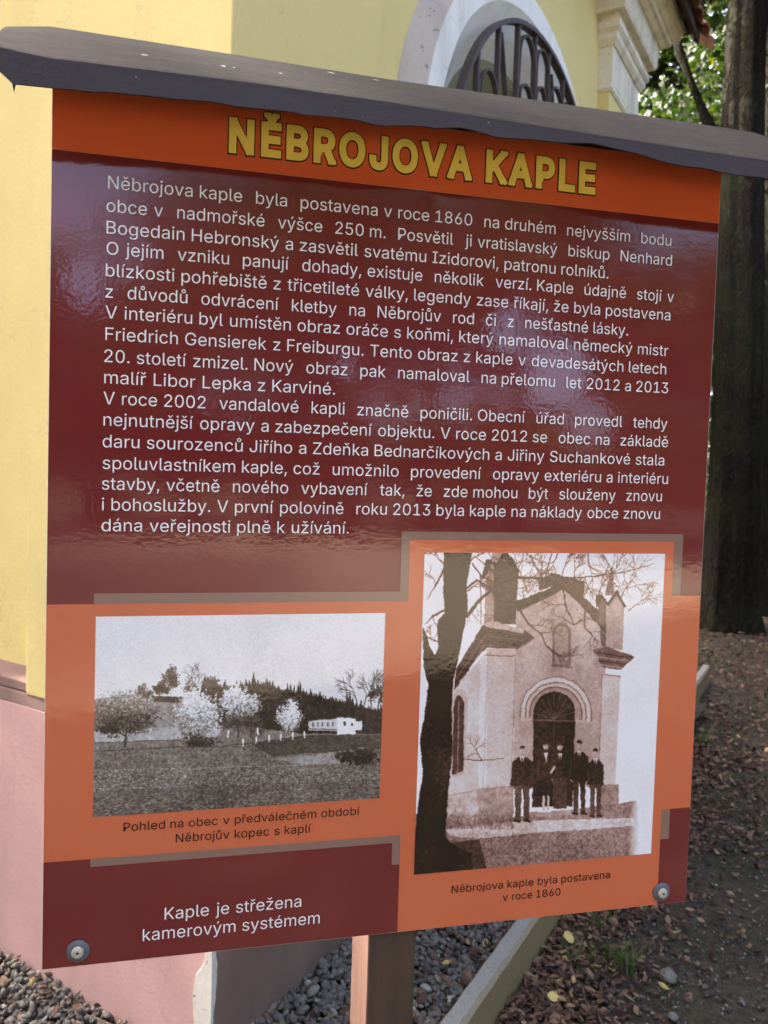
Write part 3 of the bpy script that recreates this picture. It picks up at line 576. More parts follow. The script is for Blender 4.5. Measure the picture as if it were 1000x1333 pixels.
m.add([(WX0, y0, WCZ), (arc[0][0], y0, arc[0][1]), (WX0, y0, WZ1)], [(0, 1, 2)]); m.add([(arc[N][0], y0, arc[N][1]), (WX1, y0, WCZ), (WX1, y0, WZ1)], [(0, 1, 2)])
m.obj('side_wall', M['yellow'], chapel)
m = MB(); m.box(WI, 0.3, 0.7, LY - 0.7, 0.93, WZ1); m.obj('end_wall', M['yellow'], chapel)
m = MB(); m.box(LX - 0.3, LX - WI, 0.5, LY - 0.5, 0.93, WZ1); m.box(0.7, LX - 0.5, LY - 0.3, LY - WI, 0.93, WZ1); m.obj('rear_wall', M['yellow'], chapel)
def Lprism(m, x0, x1, y0_, y1_, th, z0, z1, fx, fy):
    m.box(x0, x1, y0_, y1_, z0, z1)
for nm, a in (('near', (PI_, 0.675, PI_, 0.785)), ('b', (3.12, LX - PI_, PI_, 0.5)), ('c', (PI_, 0.675, LY - 0.785, LY - PI_)), ('d', (3.12, LX - PI_, LY - 0.6, LY - PI_))):
    m = MB(); m.box(a[0], a[1], a[2], a[3], 0.92, 4.56); m.obj('corner_pilaster', M['yellow'], chapel, bevel=0.004)
# capitals: stack of mouldings, each (z0, z1, projection bottom, projection top)
ST = [(3.875, 3.89, 0.006, 0.016), (3.89, 3.915, 0.016, 0.012), (3.915, 3.99, 0.014, 0.016), (3.993, 4.125, 0.014, 0.012), (4.127, 4.15, 0.022, 0.04), (4.15, 4.185, 0.042, 0.044),
      (4.187, 4.20, 0.05, 0.06), (4.20, 4.24, 0.062, 0.062), (4.242, 4.28, 0.045, 0.05), (4.28, 4.30, 0.09, 0.1), (4.30, 4.42, 0.1, 0.105)]
def stack(m, x0, x1, y0_, y1_, lst):
    loops = []
    for z0, z1, p0, p1 in lst:
        for z, p in ((z0, p0), (z1, p1)): loops.append([(x0 - p, y0_ - p, z), (x1 + p, y0_ - p, z), (x1 + p, y1_ + p, z), (x0 - p, y1_ + p, z)])
    m.loft(loops)
for a in ((3.12, LX - PI_, PI_, 0.5), (PI_, 0.675, PI_, 0.785), (PI_, 0.675, LY - 0.785, LY - PI_), (3.12, LX - PI_, LY - 0.6, LY - PI_)):
    m = MB(); stack(m, a[0], a[1], a[2], a[3], ST); m.obj('capital', M['cornice'], chapel, bevel=0.006)
m = MB(); stack(m, PI_, LX - PI_, PI_, LY - PI_, [(4.421, 4.44, 0.12, 0.15), (4.44, 4.465, 0.165, 0.17), (4.465, 4.49, 0.18, 0.205), (4.49, 4.53, 0.215, 0.22), (4.53, 4.56, 0.23, 0.245)])
m.obj('cornice', M['cornice'], chapel, bevel=0.006)
# roof
EO = 0.31; ez = 4.575; rise = 1.9
m = MB(); m.add([(-EO, -EO, ez), (LX + EO, -EO, ez), (LX + EO, LY + EO, ez), (-EO, LY + EO, ez), (-EO, LY / 2, ez + rise), (LX + EO, LY / 2, ez + rise)],
                [(0, 1, 5, 4), (2, 3, 4, 5), (0, 4, 3), (1, 2, 5), (3, 2, 1, 0)])
roof = m.obj('roof', M['soffit'], chapel)
sl = math.atan2(rise, LY / 2 + EO)
m = MB(); hw = 0.085; prof = [(-hw, 0.0), (-hw * .55, 0.022), (0, 0.03), (hw * .55, 0.022), (hw, 0.0)]
m.loft([[(a, 0, b) for a, b in prof] + [(a, 0, b - 0.014) for a, b in prof[::-1]], [(a, 0.36, b + 0.012) for a, b in prof] + [(a, 0.36, b - 0.002) for a, b in prof[::-1]]])
tile_me = None
cs, sn = math.cos(sl), math.sin(sl)
for row in range(4):
    for k in range(26):
        x = -EO - 0.02 + 0.085 + k * 0.175
        if tile_me is None:
            o = m.obj('roof_tile', M['tile'], roof, smooth=False); tile_me = o.data
        else:
            o = bpy.data.objects.new('roof_tile', tile_me); COL.objects.link(o); o.parent = roof
        d = row * 0.30 - 0.06 + random.uniform(-.012, .012)
        o.location = (x + random.uniform(-.006, .006), -EO + d * cs, ez + 0.015 + d * sn + 0.004 * row)
        o.rotation_euler = (sl - 0.03 + random.uniform(-.02, .02), 0, random.uniform(-.03, .03))
for k in range(9):
    if k == 0:
        m = MB(); m.box(-EO + .01, LX + EO - .01, -EO + .006, -EO + .028, ez - .075, ez - .004); m.obj('fascia_board', M['soffit'], roof)
    m = MB(); m.box(0.0 + k * 0.46 - 0.035, 0.0 + k * 0.46 + 0.035, -EO + 0.03, -0.245, ez - 0.065, ez - 0.003); m.obj('rafter_end', M['soffit'], roof)
# window
def ring(m, r0, r1, y_0, y_1, cz=WCZ, cx=WCX, legs=SILL, n=48):
    """band from (r0, y_0) to (r1, y_1) round the arch and down the jambs"""
    A = []; Bp = []
    pts = [(-1, 0)] + [(-math.cos(math.pi * k / n), math.sin(math.pi * k / n)) for k in range(n + 1)] + [(1, 0)]
    for j, (c, s) in enumerate(pts):
        z = (cz + r0 * s, cz + r1 * s)
        if j in (0, len(pts) - 1): z = (legs, legs)
        A.append((cx + r0 * c, y_0, z[0])); Bp.append((cx + r1 * c, y_1, z[1]))
    m.loft([A, Bp], cap=False, closed=False)
def part_ring(name, mat, parent, *bands, **kw):
    m = MB()
    for b_ in bands: ring(m, *b_, **kw)
    return m.obj(name, mat, parent, smooth=False)
win = MB(); ring(win, 0.91, 0.73, 0.0, 0.13); window = win.obj('window', M['white'], chapel)
part_ring('window_surround', M['white'], window, (1.012, 0.91, -0.001, -0.001))
part_ring('rough_outer_band', M['stone'], window, (1.088, 1.012, WI - 0.001, -0.0005))
part_ring('inner_arch', M['olive'], window, (0.73, 0.69, 0.13, 0.13), (0.69, 0.60, 0.13, 0.19))
part_ring('window_frame', M['pale_olive'], window, (0.60, 0.54, 0.19, 0.19), (0.54, 0.54, 0.19, 0.24))
m = MB()
for dx in (-0.02,): m.box(WCX - 0.02, WCX + 0.02, 0.195, 0.22, SILL, WCZ + 0.54)
m.box(WCX - 0.54, WCX + 0.54, 0.195, 0.22, WCZ - 0.03, WCZ + 0.03); m.obj('glazing_bar', M['pale_olive'], window)
m = MB(); n = 24
pts = [(WCX - 0.54, SILL)] + [(WCX - 0.54 * math.cos(math.pi * k / n), WCZ + 0.54 * math.sin(math.pi * k / n)) for k in range(n + 1)] + [(WCX + 0.54, SILL)]
m.add([(x, 0.235, z) for x, z in pts], [tuple(range(len(pts)))]); m.obj('window_pane', M['glass'], window)
m = MB(); m.box(WCX - 1.05, WCX + 1.05, -0.05, 0.24, SILL - 0.07, SILL); m.obj('sill', M['white'], window, bevel=0.006)
# iron grille
GY = -0.035; GZ = 2.665; GR = 0.885; GX = 1.955
def flat(m, pts, w=0.034, t=0.016, y=GY):
    """flat iron bar of width w across the plane normal and thickness t in the plane following pts (x,z)"""
    P = [Vector((p[0], p[1])) for p in pts]; loops = []
    for i, p in enumerate(P):
        d = (P[min(i + 1, len(P) - 1)] - P[max(i - 1, 0)]).normalized(); nn = Vector((-d.y, d.x)) * (t / 2)
        loops.append([(p.x + nn.x, y - w / 2, p.y + nn.y), (p.x + nn.x, y + w / 2, p.y + nn.y), (p.x - nn.x, y + w / 2, p.y - nn.y), (p.x - nn.x, y - w / 2, p.y - nn.y)])
    m.loft(loops)
m = MB(); flat(m, [(GX - GR, SILL + .03)] + [(GX - GR * math.cos(math.pi * k / 40), GZ + GR * math.sin(math.pi * k / 40)) for k in range(41)] + [(GX + GR, SILL + .03)], 0.034, 0.018)
grille = m.obj('window_grille', M['iron'], window)
bx = [1.262, 1.447, 1.638, 1.83, 2.0, 2.2, 2.4, 2.6]
# keep the grille within three levels: bars belong to the window directly
for x in bx:
    top = GZ + math.sqrt(max(GR ** 2 - (x - GX) ** 2, 0)) - 0.005
    m = MB(); flat(m, [(x, SILL), (x, top)], 0.022, 0.017); m.obj('grille_bar', M['iron'], window, bevel=0.002)
def arcpts(x0, x1, z, rise=None, n=14):
    c = (x0 + x1) / 2; r = (x1 - x0) / 2; h = rise or r
    return [(c - r * math.cos(math.pi * k / n), z + h * math.sin(math.pi * k / n)) for k in range(n + 1)]
def scroll(pts):
    m = MB(); flat(m, pts, 0.020, 0.009, GY - 0.003); m.obj('grille_scroll', M['iron'], window)
scroll([(1.64, 3.2)] + arcpts(1.652, 1.828, 3.36, 0.12) + [(1.828, 2.6)]); scroll([(1.845, 3.1)] + arcpts(1.845, 2.0, 3.41, 0.10) + [(2.0, 2.6)]); scroll([(2.02, 3.1)] + arcpts(2.02, 2.2, 3.33, 0.1) + [(2.2, 2.6)])
scroll([(1.29, 2.6)] + arcpts(1.29, 1.445, 3.07, 0.10) + [(1.445, 2.6)]); scroll([(1.66, 2.6)] + arcpts(1.66, 1.82, 3.18, 0.10) + [(1.82, 2.6)]); scroll([(1.85, 2.6)] + arcpts(1.85, 1.99, 3.25, 0.10) + [(1.99, 2.6)])
def sweep(x0, z0, x1, z1, bow): return [(x0 + (x1 - x0) * t + bow * math.sin(math.pi * t * .5), z0 + (z1 - z0) * t) for t in np.linspace(0, 1, 14)]
scroll(sweep(1.46, 3.36, 1.60, 2.6, 0.07)); scroll(sweep(2.03, 3.46, 2.2, 2.6, 0.05)); scroll(sweep(2.23, 3.42, 2.4, 2.6, 0.05)); scroll(sweep(1.27, 3.1, 1.2, 2.6, 0.0))
# exposed render on the plinth corner (paint flaked away)
jit = lambda a: a + random.uniform(-.0016, .0016)
zs = np.linspace(0.02, 0.47, 40)
wl = np.interp(zs, [0.02, 0.1, 0.2, 0.226, 0.265, 0.306, 0.332, 0.36, 0.372, 0.40, 0.43, 0.47], [0.035, 0.05, 0.053, 0.057, 0.06, 0.058, 0.050, 0.030, 0.024, 0.020, 0.014, 0.003])
wr = np.interp(zs, [0.02, 0.2, 0.25, 0.29, 0.33, 0.37, 0.40, 0.47], [0.004, 0.006, 0.006, 0.014, 0.016, 0.017, 0.012, 0.003])
m = MB(); a = []; b = []; c = []; d_ = []
L0 = []; 
for z, l, r in zip(zs, wl, wr):
    l = max(jit(l), .002); r = max(jit(r), .002); e = 0.0025
    L0.append([(0.001, l + 0.002, z), (-e, l, z), (-e, -e, z), (r, -e, z), (r + 0.002, 0.001, z)])
m.loft(L0, cap=False, closed=False); m.obj('exposed_render', M['bare'], chapel)

# ------------------------------------------------------------ kerb and gravel bed
kd = Vector((0.5007, 0.8656, 0)); kn = Vector((0.8656, -0.5007, 0)); kb = Vector((0.3741, 2.2046, 0))
E1 = Vector((math.cos(R(CA)), math.sin(R(CA)), 0)); E2 = Vector((-E1.y, E1.x, 0))
kerb = empty('kerb', (kb.x, kb.y, 0), math.atan2(kd.y, kd.x), 'low grey concrete edging kerb with mossy side between gravel and leafy soil', 'kerb')
kbase = None
def kerb_stone(x0, x1, yoff, rot=None):
    pr = [(0.0, -0.06), (0.0, 0.128), (0.012, 0.144), (0.052, 0.146), (0.058, 0.138), (0.058, -0.06)]
    m = MB(); n = 26
    m.loft([[(x0 + (x1 - x0) * i / n, y, z + (0 if z < 0 else 0.0018 * math.sin(i * 1.7) + random.uniform(-.001, .001))) for y, z in pr] for i in range(n + 1)])
    o = m.obj('kerb_stone', M['kerb'], kerb, bevel=0.002); return o
s0 = -1.287
x = s0
for k in range(6):
    o = kerb_stone(x + 0.003, x + 0.997, 0); o.location.z = random.uniform(-.003, .003); x += 1.0
    if x > 4.3: break
# return along the left wall
kc = kb + kd * s0
def kerb_ret():
    for k in range(4):
        m = MB(); pr = [(0.0, -0.06), (0.0, 0.138), (0.006, 0.146), (0.052, 0.144), (0.058, -0.06)]
        w = []
        for t in (0.003 + k, 0.997 + k):
            w.append([kc + E2 * (t + 0.06) + E1 * y + Vector((0, 0, z)) for y, z in pr])
        inv = Matrix.Rotation(-math.atan2(kd.y, kd.x), 3, 'Z')
        m.loft([[inv @ (p - Vector((kb.x, kb.y, 0))) for p in l] for l in w]); m.obj('kerb_stone', M['kerb'], kerb)
kerb_ret()
def ch(lx, ly, z=0): return Vector((CX, CY, 0)) + E1 * lx + E2 * ly + Vector((0, 0, z))
GZ0 = 0.085
o = MB(); o.add([ch(-0.59, -0.44, GZ0), ch(4.4, -0.50, GZ0), ch(4.4, 0.02, GZ0), ch(-0.59, 0.02, GZ0)], [(0, 1, 2, 3)])
o.add([ch(-0.59, 0.02, GZ0), ch(0.02, 0.02, GZ0), ch(0.02, 3.6, GZ0), ch(-0.59, 3.6, GZ0)], [(0, 1, 2, 3)])
tag(o.obj('gravel_bed', M['soil']), kind='structure')

def ico():
    import bmesh
    b = bmesh.new(); bmesh.ops.create_icosphere(b, subdivisions=2, radius=1); b.verts.ensure_lookup_table()
    V = np.array([v.co[:] for v in b.verts]); F = np.array([[v.index for v in f.verts] for f in b.faces]); b.free()
    return V, F
IV, IF = ico()
def ico1():
    import bmesh
    b = bmesh.new(); bmesh.ops.create_icosphere(b, subdivisions=1, radius=1)
    V = np.array([v.co[:] for v in b.verts]); F = np.array([[v.index for v in f.verts] for f in b.faces]); b.free(); return V, F
JV, JF = ico1()
def rotm(n, tilt):
    az = rng.random(n) * 6.283; tx = rng.normal(size=n) * tilt; ty = rng.normal(size=n) * tilt
    c, s = np.cos(az), np.sin(az); Rz = np.zeros((n, 3, 3)); Rz[:, 0, 0] = c; Rz[:, 0, 1] = -s; Rz[:, 1, 0] = s; Rz[:, 1, 1] = c; Rz[:, 2, 2] = 1
    cx_, sx = np.cos(tx), np.sin(tx); Rx = np.zeros((n, 3, 3)); Rx[:, 0, 0] = 1; Rx[:, 1, 1] = cx_; Rx[:, 1, 2] = -sx; Rx[:, 2, 1] = sx; Rx[:, 2, 2] = cx_
    cy_, sy = np.cos(ty), np.sin(ty); Ry = np.zeros((n, 3, 3)); Ry[:, 1, 1] = 1; Ry[:, 0, 0] = cy_; Ry[:, 0, 2] = sy; Ry[:, 2, 0] = -sy; Ry[:, 2, 2] = cy_
    return Rz @ Rx @ Ry
def scatter(name, BV, BF, P, sc, tilt, mat, lump=0.0, smooth=True, kind='stuff', parent=None):
    n = len(P); Rm = rotm(n, tilt); V = BV[None] * sc[:, None, :]
    if lump: V = V * (1 + lump * rng.normal(size=(n, len(BV), 1)))
    V = np.einsum('nij,nkj->nki', Rm, V) + P[:, None, :]
    F = (BF[None] + (np.arange(n) * len(BV))[:, None, None]).reshape(-1, BF.shape[1])
    o = np_mesh(name, V.reshape(-1, 3), F, mat, parent, smooth)
    if kind: o['kind'] = kind
    return o
def frame_pts(lx, ly, z): return np.c_[CX + E1.x * lx + E2.x * ly, CY + E1.y * lx + E2.y * ly, z]
def pebbles():
    def strip(n, x0, x1, y0_, y1_): return rng.uniform(x0, x1, n), rng.uniform(y0_, y1_, n)
    xs = []; ys = []
    for n, b in ((5400, (-0.02, 1.9, -0.425, 0.0)), (1900, (1.9, 4.2, -0.44, 0.0)), (5200, (-0.57, -0.005, -0.02, 1.5)), (1300, (-0.57, -0.005, 1.5, 3.4)), (1000, (-0.57, 0.0, -0.42, 0.0))):
        a, b_ = strip(n, *b); xs.append(a); ys.append(b_)
    lx = np.concatenate(xs); ly = np.concatenate(ys); n = len(lx)
    hill = 0.018 * np.exp(-((ly + 0.0) / 0.12) ** 2)
    s = rng.uniform(0.0062, 0.0145, n); sc = np.c_[s * rng.uniform(1.0, 1.5, n), s * rng.uniform(.7, 1.0, n), s * rng.uniform(.45, .75, n)]
    P = frame_pts(lx, ly, GZ0 + 0.004 + rng.uniform(0, 0.026, n) + hill)
    h = n // 2; scatter('gravel', IV, IF, P[:h], sc[:h], 0.5, M['pebble'], 0.07)
    scatter('gravel', JV, JF, P[h:] - [0, 0, .004], sc[h:] * .95, 0.6, M['pebble'], 0.14, False)
pebbles()

# leaves
def leaf_shape(k=5, w=0.5, curl=0.25, fold=0.15):
    t = np.linspace(0, 1, k + 1); wd = w * np.sin(np.pi * np.clip(t, 0.03, 0.97) ** 0.85) * 0.5
    V = []; 
    for ti, wi in zip(t, wd):
        z = curl * (ti - .5) ** 2
        V += [(ti - .5, -wi, z + fold * wi * 2), (ti - .5, 0, z), (ti - .5, wi, z + fold * wi * 2)]
    F = []
    for i in range(k):
        a = i * 3; F += [(a, a + 3, a + 4, a + 1), (a + 1, a + 4, a + 5, a + 2)]
    return np.array(V), np.array(F)
LV, LF = leaf_shape()
LV2, LF2 = leaf_shape(4, 0.75, -0.5, -0.35)
def litter():
    P = []; n = 6500
    # dense drift on the soil just outside the kerb
    t = rng.uniform(-0.6, 3.0, n); d = np.abs(rng.normal(size=n)) * 0.17 + 0.01
    a = np.c_[kb.x + kd.x * t + kn.x * d, kb.y + kd.y * t + kn.y * d, 0.004 + rng.uniform(0, 0.02, n)]
    # forest floor
    n2 = 22000; y = 2.4 + 12 * rng.random(n2) ** 1.3; x = rng.uniform(0.25, 0.75, n2) * (y) + rng.normal(size=n2) * .2
    keep = (((x - kb.x) * kn.x + (y - kb.y) * kn.y > 0.02) | (y > 6.3)) & ((y > 3.3) | (rng.random(n2) < 0.10))
    b = np.c_[x[keep], y[keep], 0.004 + rng.uniform(0, 0.018, keep.sum())]
    # stray leaves on the gravel
    n3 = 620; g = frame_pts(rng.uniform(0.1, 3.6, n3), -0.44 + np.abs(rng.normal(size=n3)) * 0.13, np.full(n3, GZ0 + 0.045)); g = g[((g[:, 0] - kb.x) * kn.x + (g[:, 1] - kb.y) * kn.y < -0.06)]
    g2 = frame_pts(-np.abs(rng.normal(size=60)) * 0.1 - .01, rng.uniform(0, 1.6, 60), np.full(60, GZ0 + 0.05))
    P = np.vstack([a, b, g, g2]); n = len(P); h = n // 2
    idx = rng.permutation(n); P = P[idx]
    s = (0.014 + 0.026 * rng.random(n) ** 1.4) * (1 + 0.35 * (P[:, 1] > 4)); sc = np.c_[s, s * rng.uniform(.7, 1.1, n), s]
    scatter('leaf_litter', LV, LF, P[:h], sc[:h], 0.35, M['litter'], 0.0, False)
    scatter('leaf_litter', LV2, LF2, P[h:], sc[h:], 0.45, M['litter'], 0.0, False)
litter()
def grit():
    n = 26000; y = 1.7 + 6 * rng.random(n) ** 1.8; x = rng.uniform(-0.1, 0.75, n) * y + 0.3
    k = ((x - kb.x) * kn.x + (y - kb.y) * kn.y > 0.01); x, y = x[k], y[k]; n = len(x)
    s = rng.uniform(0.0015, 0.0065, n) * np.where(rng.random(n) < .04, 1.9, 1)
    scatter('soil_grit', JV, JF, np.c_[x, y, 0.000 + rng.uniform(0, .004, n)], np.c_[s, s * .8, s * .6], 0.5, M['grit'], 0.08, False)
grit()
def one_leaf(x, y, z, size, mat, label, group, tilt=(0.3, 0.2), az=None, w=0.55):
    V, F = leaf_shape(7, w, 0.35, 0.22); V = V * size; V[:, 2] += 0.006 * np.sin(V[:, 0] * 180) * (size / .04) * .3
    o = np_mesh('fallen_leaf', V, F, mat, None, True); o.location = (x, y, z); o.rotation_euler = (tilt[0], tilt[1], az if az is not None else random.uniform(0, 6.28))
    st = o.modifiers.new('s', 'SOLIDIFY'); st.thickness = 0.0006
    return tag(o, label, 'leaf', group)
G1 = 'large yellow leaves lying among the brown litter'
for (x, y, s, lab, az, w) in ((0.686, 2.598, 0.050, 'broad pale yellow leaf nearest the board, uppermost of the yellow leaves by the kerb', 0.4, 0.9),
                     (0.737, 2.444, 0.040, 'cream yellow leaf under the grass blades, to the left of a small bright one', 2.8, 0.7), (0.785, 2.43, 0.036, 'small bright yellow leaf beside the grass tuft, right of the cream one', 1.9, 0.6),
                     (0.565, 2.289, 0.042, 'pale leaf lying flat at the bottom of the litter, next to an upright one', 0.1, 0.75), (0.622, 2.305, 0.044, 'narrow yellow leaf standing on its edge at the bottom of the litter', 1.5, 0.4), (0.93, 2.36, 0.036, 'thin yellow leaf alone on bare soil below the round stone', -.7, 0.4)):
    one_leaf(x, y, 0.028, s, M['yleaf'], lab, G1, (0.5 if w > .5 else 1.1, 0.25), az, w)
one_leaf(0.345, 2.62, GZ0 + .055, 0.05, M['bleaf'], 'tan leaf lying on grey pebbles just left of the kerb', 'brown leaves on the gravel', (0.3, 0.1), 0.9, .5)
one_leaf(-0.92, 2.10, GZ0 + .055, 0.05, M['bleaf'], 'curled reddish brown leaf on the gravel against the pink plinth', 'brown leaves on the gravel', (0.4, 0.3), 2.4, .5)
# round stone
v = IV * np.array([0.030, 0.036, 0.018]) * (1 + 0.03 * rng.normal(size=(len(IV), 1))); o = np_mesh('stone', v, IF, M['cobble'], None, True); o.location = (0.973, 2.436, 0.010)
sb = o.modifiers.new('s', 'SUBSURF'); sb.levels = 1; sb.render_levels = 1
tag(o, 'smooth round grey stone half sunk in the bare soil path', 'stone')
o = np_mesh('stone', v * [.5, .5, .6], IF, M['cobble'], None, True); o.location = (0.92, 2.25, 0.006); tag(o, 'small grey pebble on the soil below the larger round stone', 'stone')
# twigs
def twig(pts, r, label):
    m = MB(); m.tube(pts, [r, r * .8, r * .6, r * .3][:len(pts)] if len(pts) == 4 else r, 6); return tag(m.obj('twig', M['twig'], None, True), label, 'twig')
twig([tuple(ch(-0.075, .35, GZ0 + .06)), tuple(ch(-0.06, .22, GZ0 + .06)), tuple(ch(-.05, .10, GZ0 + .055)), tuple(ch(-.03, .0, GZ0 + .05))], 0.0028, 'thin dry twig lying on gravel along the pink plinth')
twig([(0.50, 2.37, .02), (0.53, 2.33, .03), (0.545, 2.28, .03), (0.57, 2.22, .01)], 0.0035, 'dark twig leaning against the mossy side of the kerb')
twig([(0.66, 2.37, .03), (0.665, 2.32, .035), (0.66, 2.27, .03), (0.67, 2.22, .01)], 0.003, 'dark upright twig among brown leaves below the grass tuft')
twig([(1.10, 3.02, .012), (1.2, 3.0, .015), (1.3, 2.96, .012), (1.42, 2.95, .01)], 0.003, 'pale thin twig on the soil right of the board corner')
# grass tufts
def tuft(x, y, n, h, label):
    V = []; F = []
    for i in range(n):
        a = random.uniform(0, 6.28); bx_, by_ = x + random.gauss(0, .03), y + random.gauss(0, .03); l = h * random.uniform(.5, 1.1); lean = random.uniform(.2, 1.0); w = random.uniform(.0012, .0024)
        c, s = math.cos(a), math.sin(a); k0 = len(V)
        for q in (0, .35, .7, 1):
            d = lean * l * q * q; ww = w * (1 - q * .9); z = l * q * (1 - .35 * lean * q)
            V += [(bx_ + c * d - s * ww, by_ + s * d + c * ww, z), (bx_ + c * d + s * ww, by_ + s * d - c * ww, z)]
        F += [(k0 + 2 * j, k0 + 2 * j + 1, k0 + 2 * j + 3, k0 + 2 * j + 2) for j in range(3)]
    o = np_mesh('grass_tuft', np.array(V), np.array(F), M['grass']); return tag(o, label, 'grass tuft', 'grass tufts by the kerb')
tuft(0.84, 2.50, 90, 0.10, 'fullest green grass tuft, right of the yellow leaves'); tuft(0.70, 2.50, 34, 0.10, 'sparse green grass tuft between two yellow leaves'); tuft(0.83, 2.72, 30, 0.08, 'faint grass tuft just below the lower edge of the board')
tuft(2.05, 4.75, 60, 0.12, 'far green grass tuft beside the right edge of the board')

# ------------------------------------------------------------ trees
def trunk_mesh(x, y, r, h, lean=(0, 0), flare=0.5, n=40, seg=40, seed=0, limbs=()):
    r_ = np.random.default_rng(seed); m = MB(); loops = []
    ph = r_.random(6) * 6.28
    for k in range(seg + 1):
        z = h * (k / seg) ** 1.5 - 0.1; rr = r * (1 - 0.55 * max(z, 0) / h) + r * flare * math.exp(-max(z, 0) / 0.35)
        cx_ = lean[0] * z + 0.04 * math.sin(z * 0.6 + ph[0]); cy_ = lean[1] * z + 0.04 * math.sin(z * 0.5 + ph[1]); l = []
        for i in range(n):
            a = 2 * math.pi * i / n
            d = 1 + 0.05 * math.sin(3 * a + ph[2] + z * .3) + 0.045 * math.sin(7 * a + ph[3] + z * .25) + 0.03 * math.sin(13 * a + ph[4] + z * .5) + 0.1 * math.exp(-max(z, 0) / .3) * math.sin(5 * a + ph[5])
            l.append((cx_ + rr * d * math.cos(a), cy_ + rr * d * math.sin(a), z))
        loops.append(l)
    m.loft(loops)
    for pts, r0 in limbs: m.tube(pts, [r0 * (1 - 0.7 * i / (len(pts) - 1)) for i in range(len(pts))], 10)
    return m
CARD = np.array([(-.5, -.12, 0), (-.15, -.34, .06), (.3, -.22, .02), (.55, 0, -.06), (.3, .22, .02), (-.15, .34, .06), (-.5, .12, 0)])
CF = np.array([[0, 1, 5, 6], [1, 2, 4, 5], [2, 3, 4, 4]])
CARDV = np.array([(-.5, 0, 0), (0, -.3, .08), (.5, 0, -.05), (0, .3, .08)]); CARDF = np.array([[0, 1, 2, 3]])
def crown(parent, blobs, n_leaf, size, mat, clumps=40, name='crown', kind='stuff', holes=()):
    P = []
    tot = sum(b[3] * b[4] * b[5] for b in blobs)
    for (x, y, z, rx, ry, rz) in blobs:
        nc = max(3, int(clumps * rx * ry * rz / tot)); nl = int(n_leaf * rx * ry * rz / tot)
        u = rng.normal(size=(nc, 3)); u /= np.linalg.norm(u, axis=1)[:, None]; rad = rng.random(nc)[:, None] ** 0.45
        c = np.array([x, y, z]) + u * rad * np.array([rx, ry, rz])
        j = rng.integers(nc, size=nl); s = min(rx, ry, rz) * 0.20
        P.append(c[j] + rng.normal(size=(nl, 3)) * s * np.array([1.3, 1.3, 0.7]))
    P = np.vstack(P)
    if holes:   # gaps in the canopy through which sky shows
        wp = P + np.array(parent.location)[None]; d = wp - np.array([0, 0.9, EYE]); d /= np.linalg.norm(d, axis=1)[:, None]
        for az, el, half in holes:
            h = np.array([math.sin(R(az)) * math.cos(R(el)), math.cos(R(az)) * math.cos(R(el)), math.sin(R(el))])
            k = np.arccos(np.clip(d @ h, -1, 1)) > R(half); P = P[k]; d = d[k]
    n = len(P); s = size * rng.uniform(.6, 1.3, n)
    o = scatter(name, CARDV, CARDF, P, np.c_[s, s, s], 0.9, mat, 0, False, kind, parent)
    return o
def tree(x, y, r, h, blobs, n, size, label, group=None, mat='leaf', clumps=40, lean=(0, 0), flare=.5, limbs=(), holes=(), seed=None, kindname='deciduous_tree'):
    t = empty(kindname, (x, y, 0), 0, label, 'tree', group)
    trunk_mesh(x, y, r, h, lean, flare, seed=seed if seed is not None else int(x * 100) % 97 + 3, limbs=limbs, n=48 if r > .25 else 14, seg=60 if r > .25 else 14).obj('trunk', M['bark'], t, True)
    if blobs: crown(t, blobs, n, size, M[mat], clumps, holes=holes)
    return t
tree(3.98, 8.85, 0.285, 13, [(-.5, .3, 10.5, 3.0, 3.0, 2.6), (-1.7, 0.8, 7.6, 1.3, 1.4, 1.0), (1.5, 0, 9, 2.6, 2.4, 2), (-.75, -1.0, 7.3, 1.2, .9, .9), (.5, -1.5, 7.0, 1.1, .8, .7), (-.2, -1.2, 6.9, .9, .7, .5)], 38000, 0.13, 'thick old tree with dark furrowed bark right of the board', None, 'leaf', 60, (-0.004, 0), 0.35,
     [([(0, 0, 5.0), (-.35, .1, 5.6), (-.75, .2, 6.6), (-1.1, .3, 8.2)], 0.10), ([(0, 0, 6.8), (.5, 0, 7.8), (1.2, 0, 9.5)], 0.14), ([(0, 0, 7.5), (-.4, -.2, 8.6), (-1.2, -.4, 10)], 0.12)], seed=11)
tree(5.05, 10.1, 0.30, 13, [(0.8, .5, 9.5, 2.6, 2.6, 2.5)], 14000, 0.14, 'second dark trunk close behind the thick old tree at the picture edge', None, 'leaf_dark', 40, (-0.018, 0), 0.3, seed=23)
names = ['slim', 'leaning', 'straight', 'forked looking']
spots = [(6.3, 13.2, .10), (7.3, 14.6, .13), (5.2, 15.5, .12), (8.6, 16.0, .14), (6.9, 18.5, .15), (9.8, 19.5, .16), (4.6, 19.0, .15), (8.3, 22.0, .18), (11.5, 21.0, .17), (6.0, 24.0, .18), (10.2, 26, .2), (13.5, 25, .2), (7.6, 29, .2), (12.0, 31, .22), (15.5, 30, .22)]
for i, (x, y, r) in enumerate(spots):
    low = rng.uniform(3.5, 6)
    tree(x, y, r, 12, [(0, 0, 9.2, 2.2, 2.2, 3.0), (rng.uniform(-.6, .6), rng.uniform(-.6, .6), low + .8, 1.7, 1.7, 1.4)], 4200 if y < 20 else 3600, 0.16 if y < 20 else 0.24,
         'slim dark tree in the shaded wood behind the thick old trunk', 'slim trees in the shaded wood', 'leaf' if i % 3 else 'leaf_dark', 34, (rng.uniform(-.03, .03), 0), 0.25)
